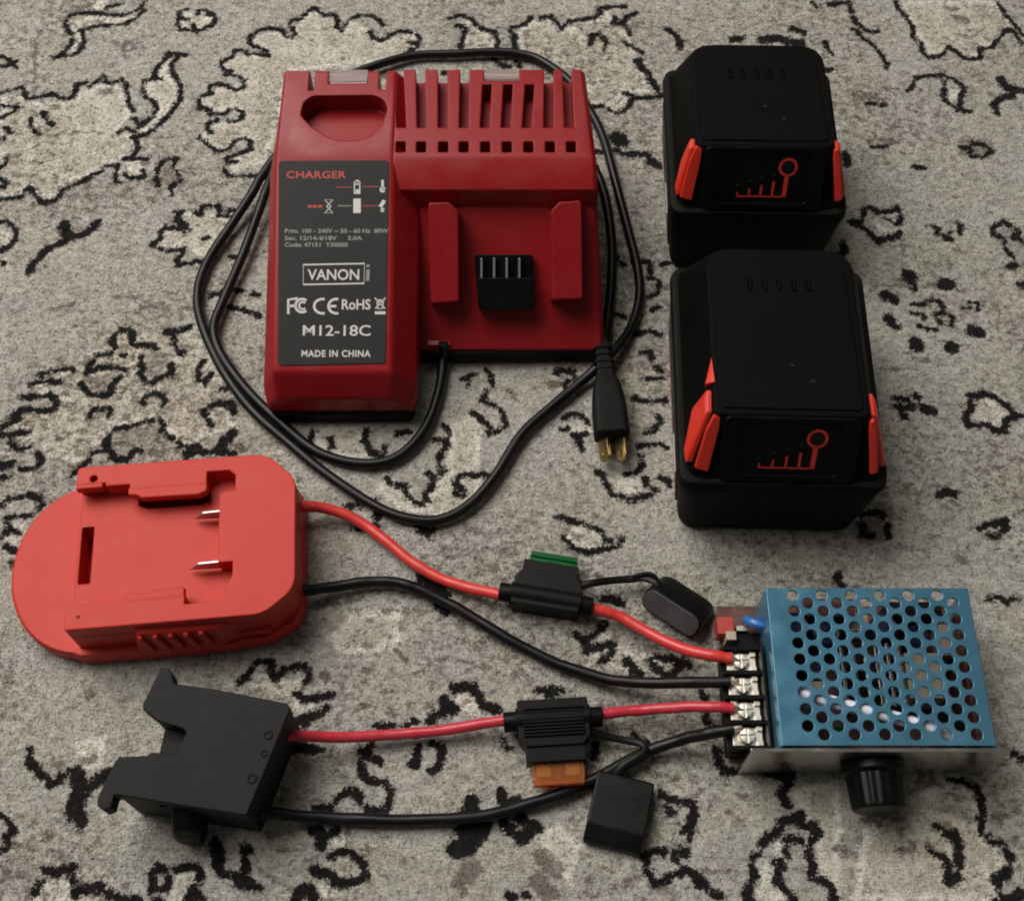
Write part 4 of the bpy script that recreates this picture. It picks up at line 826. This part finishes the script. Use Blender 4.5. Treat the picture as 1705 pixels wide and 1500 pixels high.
def holder(label, c, rot, near):
    """in-line blade fuse holder; near=-1: its mouth points to the viewer, +1: away"""
    t = thing('fuse_holder', label, 'fuse holder', (c.x, c.y, 0), rot, 'in-line fuse holders')
    s_ = near; ya, yb, ym = (3.2, 8.2, 12.6) if near > 0 else (7.0, 11.0, 17.5)
    bm = loft([[(x, y, 0.3) for x, y in rounded([(-15.4,-s_*9.5),(15.4,-s_*9.5),(15.4,s_*ya),(12.0,s_*yb),(-12.0,s_*yb),(-15.4,s_*ya)][::s_], 1.2, 3)],
               [(x, y, 12.6) for x, y in rounded([(-15.4,-s_*9.5),(15.4,-s_*9.5),(15.4,s_*ya),(12.0,s_*yb),(-12.0,s_*yb),(-15.4,s_*ya)][::s_], 1.2, 3)]], 0.7, 2)
    yc = -4.0*s_ if s_ > 0 else 1.5
    add(bm, tube([(-16.2, yc, 8.2), (0, yc, 8.2), (16.2, yc, 8.2)], 5.6, 18, 2))
    mk('holder_body', bm, BLACK_HOLD, t)
    for k in range(9):
        y = -6.4 + 1.45*k
        if s_ < 0: mk('grip_rib', box(-13.2, 13.2, y-0.4, y+0.4, 12.2 if s_ > 0 else 13.0, 12.85 if s_ > 0 else 13.72, 0.2, 1), BLACK_HOLD, t)
    for a in (-1, 1):
        mk('collar', tube([(a*15.5, yc, 8.2), (a*18.5, yc, 8.0), (a*21.3, yc, 7.8)], 4.4, 16, 2), BLACK_HOLD, t)
    y0, y1 = sorted((s_*(yb-0.8), s_*ym))
    mk('fuse_mouth', box(-12.8, 12.8, y0, y1, 2.2, 11.4, 0.9), BLACK_HOLD, t)
    return t, yc
cg = at(911, 985, 7)
hg, ycg = holder('black fuse holder with the green fuse, mouth pointing away', cg, R(-10), 1)
f = Matrix.Rotation(R(-10), 3, 'Z') @ Vector((0.6, 10.6, 0))
fuse('green blade fuse in the upper fuse holder', cg.x+f.x, cg.y+f.y, 6.8, R(-10), GREEN_F, 11.2, 7.6)
co = at(921, 1203, 8)
ho, yco = holder('black fuse holder with the orange fuse, mouth pointing to the viewer', co, R(3.5), -1)
f = Matrix.Rotation(R(3.5), 3, 'Z') @ Vector((0.6, -16.2, 0))
fuse('orange blade fuse in the lower fuse holder', co.x+f.x, co.y+f.y, 6.8, R(183.5), ORANGE_F, 11.2, 11.0)
# caps hang on their holders by a strap: parts of the holder
def cap_rounded():
    p = at(1117, 1020, 9)
    d1 = (at(1160,1050,6) - at(1076,1000,6)).normalized()           # long side of the open face
    nrm = Vector((-0.50, -0.62, 0.60)).normalized(); d1 = (d1 - nrm*d1.dot(nrm)).normalized(); up_ = nrm.cross(d1)
    Mx = Matrix(((d1.x, up_.x, nrm.x, p.x), (d1.y, up_.y, nrm.y, p.y), (d1.z, up_.z, nrm.z, p.z), (0,0,0,1)))
    st = rounded([(-14.2,-5.4),(14.2,-5.4),(14.2,5.4),(-14.2,5.4)], 5.2, 8)
    big = rounded([(-15,-6.4),(15,-6.4),(15,6.4),(-15,6.4)], 5.8, 8)
    cp = mk('cap', loft([[(x*.93, y*.9, -17.5) for x, y in big], [(x, y, -15.5) for x, y in big], [(x, y, -1.2) for x, y in big], [(x*.985, y*.96, -0.2) for x, y in big]], 0), BLACK_CAP, hg, world=True, M=Mx)
    mk('cap_face', loft([[(x, y, -0.8) for x, y in st], [(x, y, 0.3) for x, y in st], [(x*.98, y*.95, 0.55) for x, y in st]], 0), CAP_FACE, cp, world=True, M=Mx)
    mk('strap', tube([at(968,975,10), at(990,970,10), at(1020,966,8), at(1050,964,7), at(1072,962,8), at(1092,970,10), at(1104,988,9)], 1.9, 10, 6, 0.7), BLACK_CAP, hg, world=True)
    mk('strap', tube([at(1050,966,6), at(1062,958,9), at(1082,956,10), at(1094,966,9), at(1088,982,5)], 1.2, 8, 6), BLACK_CAP, hg, world=True)
cap_rounded()
def cap_square():
    p = at(1031, 1350, 6); Mx = T(p.x, p.y, 0, R(-14))
    prof = [(-13.5,0.3),(13.5,0.3),(13.5,7),(9.5,11.8),(-11.5,12.2),(-13.5,10)]
    sec = lambda x, k: [(x, y*k, 0.3 + (z-0.3)*k) for y, z in rounded([(15,0.3),(15,7.4),(-8.0,8.4),(-14.5,5.2),(-15.5,2.4),(-15,0.3)], [1,2,4,3,2,1], 4)]
    cp = mk('cap', loft([sec(-12.4, .95), sec(-11.8, 1), sec(11.8, 1), sec(12.4, .95)], 0.2, 1), BLACK_CAP, ho, world=True, M=Mx)
    mk('strap', tube([at(985,1218,8), at(1012,1226,6), at(1040,1232,5), at(1068,1238,6), at(1074,1250,7.5), at(1058,1262,8), at(1036,1276,7.5), at(1026,1290,5.5), at(1021,1302,4)], lambda u: 1.7 + 3.5*max(0, u-0.68), 10, 6, 0.7), BLACK_CAP, ho, world=True)
cap_square()

# ---------------------------------------------------------------- the blue speed controller
def build_controller():
    t = thing('speed_controller', 'blue perforated metal speed controller with a black knob and screw terminals', 'controller', (150, -120, 0))
    M = dict(parent=t, world=True)
    x0, x1, y0, y1, zt = 110.6, 198.4, -155.4, -86.4, 35.0
    # cover: perforated top with real holes, folded side walls
    holes = []
    a = at(1319, 986, zt); pitch = 7.18; dx = 6.28
    hx, hy = a.x, y1 - 3.4
    for c in range(12):
        for r_ in range(9):
            cx, cy = hx + c*dx, hy - r_*pitch - (0 if c % 2 == 0 else pitch/2)
            holes.append(circle(cx + (0.05*r_), cy, 2.5, 18))
    cover = mk('cover', sheet([(x0, y0), (x1, y0), (x1, y1), (x0, y1)], holes, zt-1.1, zt, 0), BLUE_ALU, **M)
    fold = [(x0-0.2, 7), (x0-0.2, zt-0.9), (x0+0.35, zt-0.02), (x0+1.3, zt-0.02), (x0+1.3, zt-1.2), (x0+0.9, zt-1.4), (x0+0.9, 7)]
    mk('cover_wall', loft([[(x, y0-0.15, z) for x, z in fold], [(x, y1+0.15, z) for x, z in fold]], 0), BLUE_ALU, cover, world=True)
    f2 = [(x0 + x1 - x, z) for x, z in fold]
    mk('cover_wall', loft([[(x, y0-0.15, z) for x, z in f2], [(x, y1+0.15, z) for x, z in f2]], 0), BLUE_ALU, cover, world=True)
    # front panel of bent aluminium, floor plate
    fp = at(1462, 1262, 18)
    pan = sheet([(97.6, 0.3), (203.4, 0.3), (203.4, 36.3), (97.6, 36.3)], [], -0.8, 0.8, 0.2)
    pan.transform(Matrix.Translation((0, -157.6, 0)) @ Matrix.Rotation(R(90), 4, 'X') @ Matrix.Rotation(R(0), 4, 'Y'))
    mk('front_panel', pan, ALU, **M)
    mk('floor_plate', box(99.5, 201.5, -156.7, -88, 0.3, 1.6, 0.2, 1), BLACK_BASE, **M)
    # knob with skirt
    kx, ky, kz = at(1456, 1300, 17.5).x, -158.5, 17.5
    n = 72
    rings = []
    for y, r_, fl in ((0.6,13.2,0),(4.0,13.4,0),(5.0,12.4,0),(5.3,11.6,1),(17.5,10.9,1),(19.0,10.4,0),(19.6,9.4,0)):
        rings.append([((r_ - (0.42 if fl and i % 4 in (0, 1) else 0))*math.cos(2*math.pi*i/n) + kx, ky - y, kz + (r_ - (0.42 if fl and i % 4 in (0, 1) else 0))*math.sin(2*math.pi*i/n)) for i in range(n)])
    mk('knob', loft(rings, 0), BLACK_GLOSS, **M, smooth=30)
    mk('shaft_nut', lathe([(7, 0), (7, 2.2)], 6, Matrix.Translation((kx, -158.0, kz)) @ Matrix.Rotation(R(90), 4, 'X')), STEEL, **M)
    # circuit board and what the holes show of it
    board = mk('circuit_board', box(93.5, 197.2, -155.0, -84.0, 5.0, 6.6), PCB, **M)
    rng = random.Random(5)
    for (x, y, r_, h) in ((124,-100,6.2,19),(137,-103,6.2,20),(163,-100,6.2,18),(178,-103,5,15),(131,-117,5,16)):
        mk('capacitor', lathe([(r_, 0), (r_, h-0.8), (r_-0.8, h), (r_-2, h-0.3)], 20, Matrix.Translation((x, y, 6.6))), NAVY, board, world=True)
    for k in range(6):
        mk('heat_sink_fin', box(142 + 5.0*k, 143.4 + 5.0*k, -136, -108, 6.7, 25), ALU, board, world=True)
    for (xa, xb, ya, yb, h, m_) in ((116,121,-118,-108,9,RED_BLOCK),(170,186,-132,-112,17,BEIGE),(188,194,-112,-98,14,BEIGE),(122,134,-136,-124,15,BEIGE),(150,158,-100,-92,12,BEIGE),(181,193,-148,-136,10,BLACK_BASE),(114,120,-150,-140,12,BLACK_BASE),(193.5,196.6,-152,-96,22,PCB),(128,150,-96,-88,20,PCB),(166,190,-95,-88,16,BLACK_BASE),(112,118,-100,-88,22,BEIGE),(138,142,-150,-142,9,GREEN_F)):
        mk('component', box(xa, xb, ya, yb, 6.6, 6.6+h, 0.6), m_, board, world=True)
    mk('jumper_wire', tube([(114,-128,27),(124,-132,30),(138,-137,31),(154,-141,31),(172,-146,30),(190,-151,26)], 2.8, 10, 6), WHITE_W, board, world=True)
    # terminal block: black body with barriers, four screws
    tz = 15.0
    ctr = [at(x, y, tz+3) for x, y in ((1238,1100),(1240,1137),(1242,1184),(1243,1224))]
    pitch_ = (ctr[0].y - ctr[3].y)/3
    xm = sum(c.x for c in ctr)/4
    ytop, ybot = ctr[0].y + pitch_*0.62, ctr[3].y - pitch_*0.62
    tb = mk('terminal_block', box(xm-9.0, xm+11.0, ybot, ytop, 6.7, tz, 0.4, 1), BLACK_HOLD, **M)
    mk('terminal_back', box(xm+7.4, x0-1.6, ybot, ytop, tz-0.2, tz+9, 0.5, 1), BLACK_HOLD, tb, world=True)
    for k in range(5):
        y = ctr[0].y + pitch_*(0.5 - k)
        mk('barrier', box(xm-8.4, xm+7.6, y-0.9, y+0.9, tz-0.3, tz+4.2, 0.3, 1), BLACK_HOLD, tb, world=True)
    for k in range(4):
        y = ctr[0].y - pitch_*k
        bmk = box(xm-6.4, xm+6.2, y-3.8, y+3.8, tz-0.1, tz+1.0, 0.25, 1)
        for sx_ in (-1, 1):
            for sy_ in (-1, 1): add(bmk, box(xm+sx_*5.0-1.2, xm+sx_*5.0+1.2, y+sy_*3.2-0.9, y+sy_*3.2+0.9, tz+0.9, tz+2.4, 0.3, 1))
        plate_ = mk('terminal_plate', bmk, TIN, tb, world=True)
        hd = lathe([(3.7, 0), (3.7, 1.3), (3.0, 2.3), (1.2, 2.7), (0.5, 2.7)], 20, Matrix.Translation((xm-0.5, y, tz+0.9)))
        hd = boolean(hd, [box(xm-4, xm+3, y-0.55, y+0.55, tz+2.4, tz+6), box(xm-1.05, xm+0.05, y-3.2, y+3.2, tz+2.4, tz+6)])
        mk('terminal_screw', hd, TIN, tb, world=True)
    # small parts at the back end of the board
    q = at(1208, 1042, 15); mk('component', box(q.x-3.6, q.x+3.6, q.y-4.0, q.y+4.0, 6.6, 16, 0.6), RED_BLOCK, board, world=True, label='square red component at the rear corner')
    q = at(1217, 1059, 16); mk('component', box(q.x-2.2, q.x+2.2, q.y-2.0, q.y+2.0, 6.6, 17, 0.4), BEIGE, board, world=True)
    q = at(1236, 1047, 14); mk('component', box(q.x-2.6, q.x+2.8, q.y-1.2, q.y+1.2, 6.6, 15, 0.4), STEEL, board, world=True)
    q = at(1240, 1066, 12); mk('component', box(q.x-6, q.x+8, q.y-3.5, q.y+3.0, 6.6, 13, 0.5), BLACK_BASE, board, world=True)
    q = at(1262, 1038, 17)
    mk('disc_component', lathe([(3, -2.2), (6.4, -1.7), (7.2, 0), (6.4, 1.7), (3, 2.2)], 24, Matrix.Translation((q.x, q.y, 17)) @ Matrix.Rotation(R(70), 4, 'Z') @ Matrix.Rotation(R(62), 4, 'Y')), BLUE_DISC, board, world=True)
build_controller()
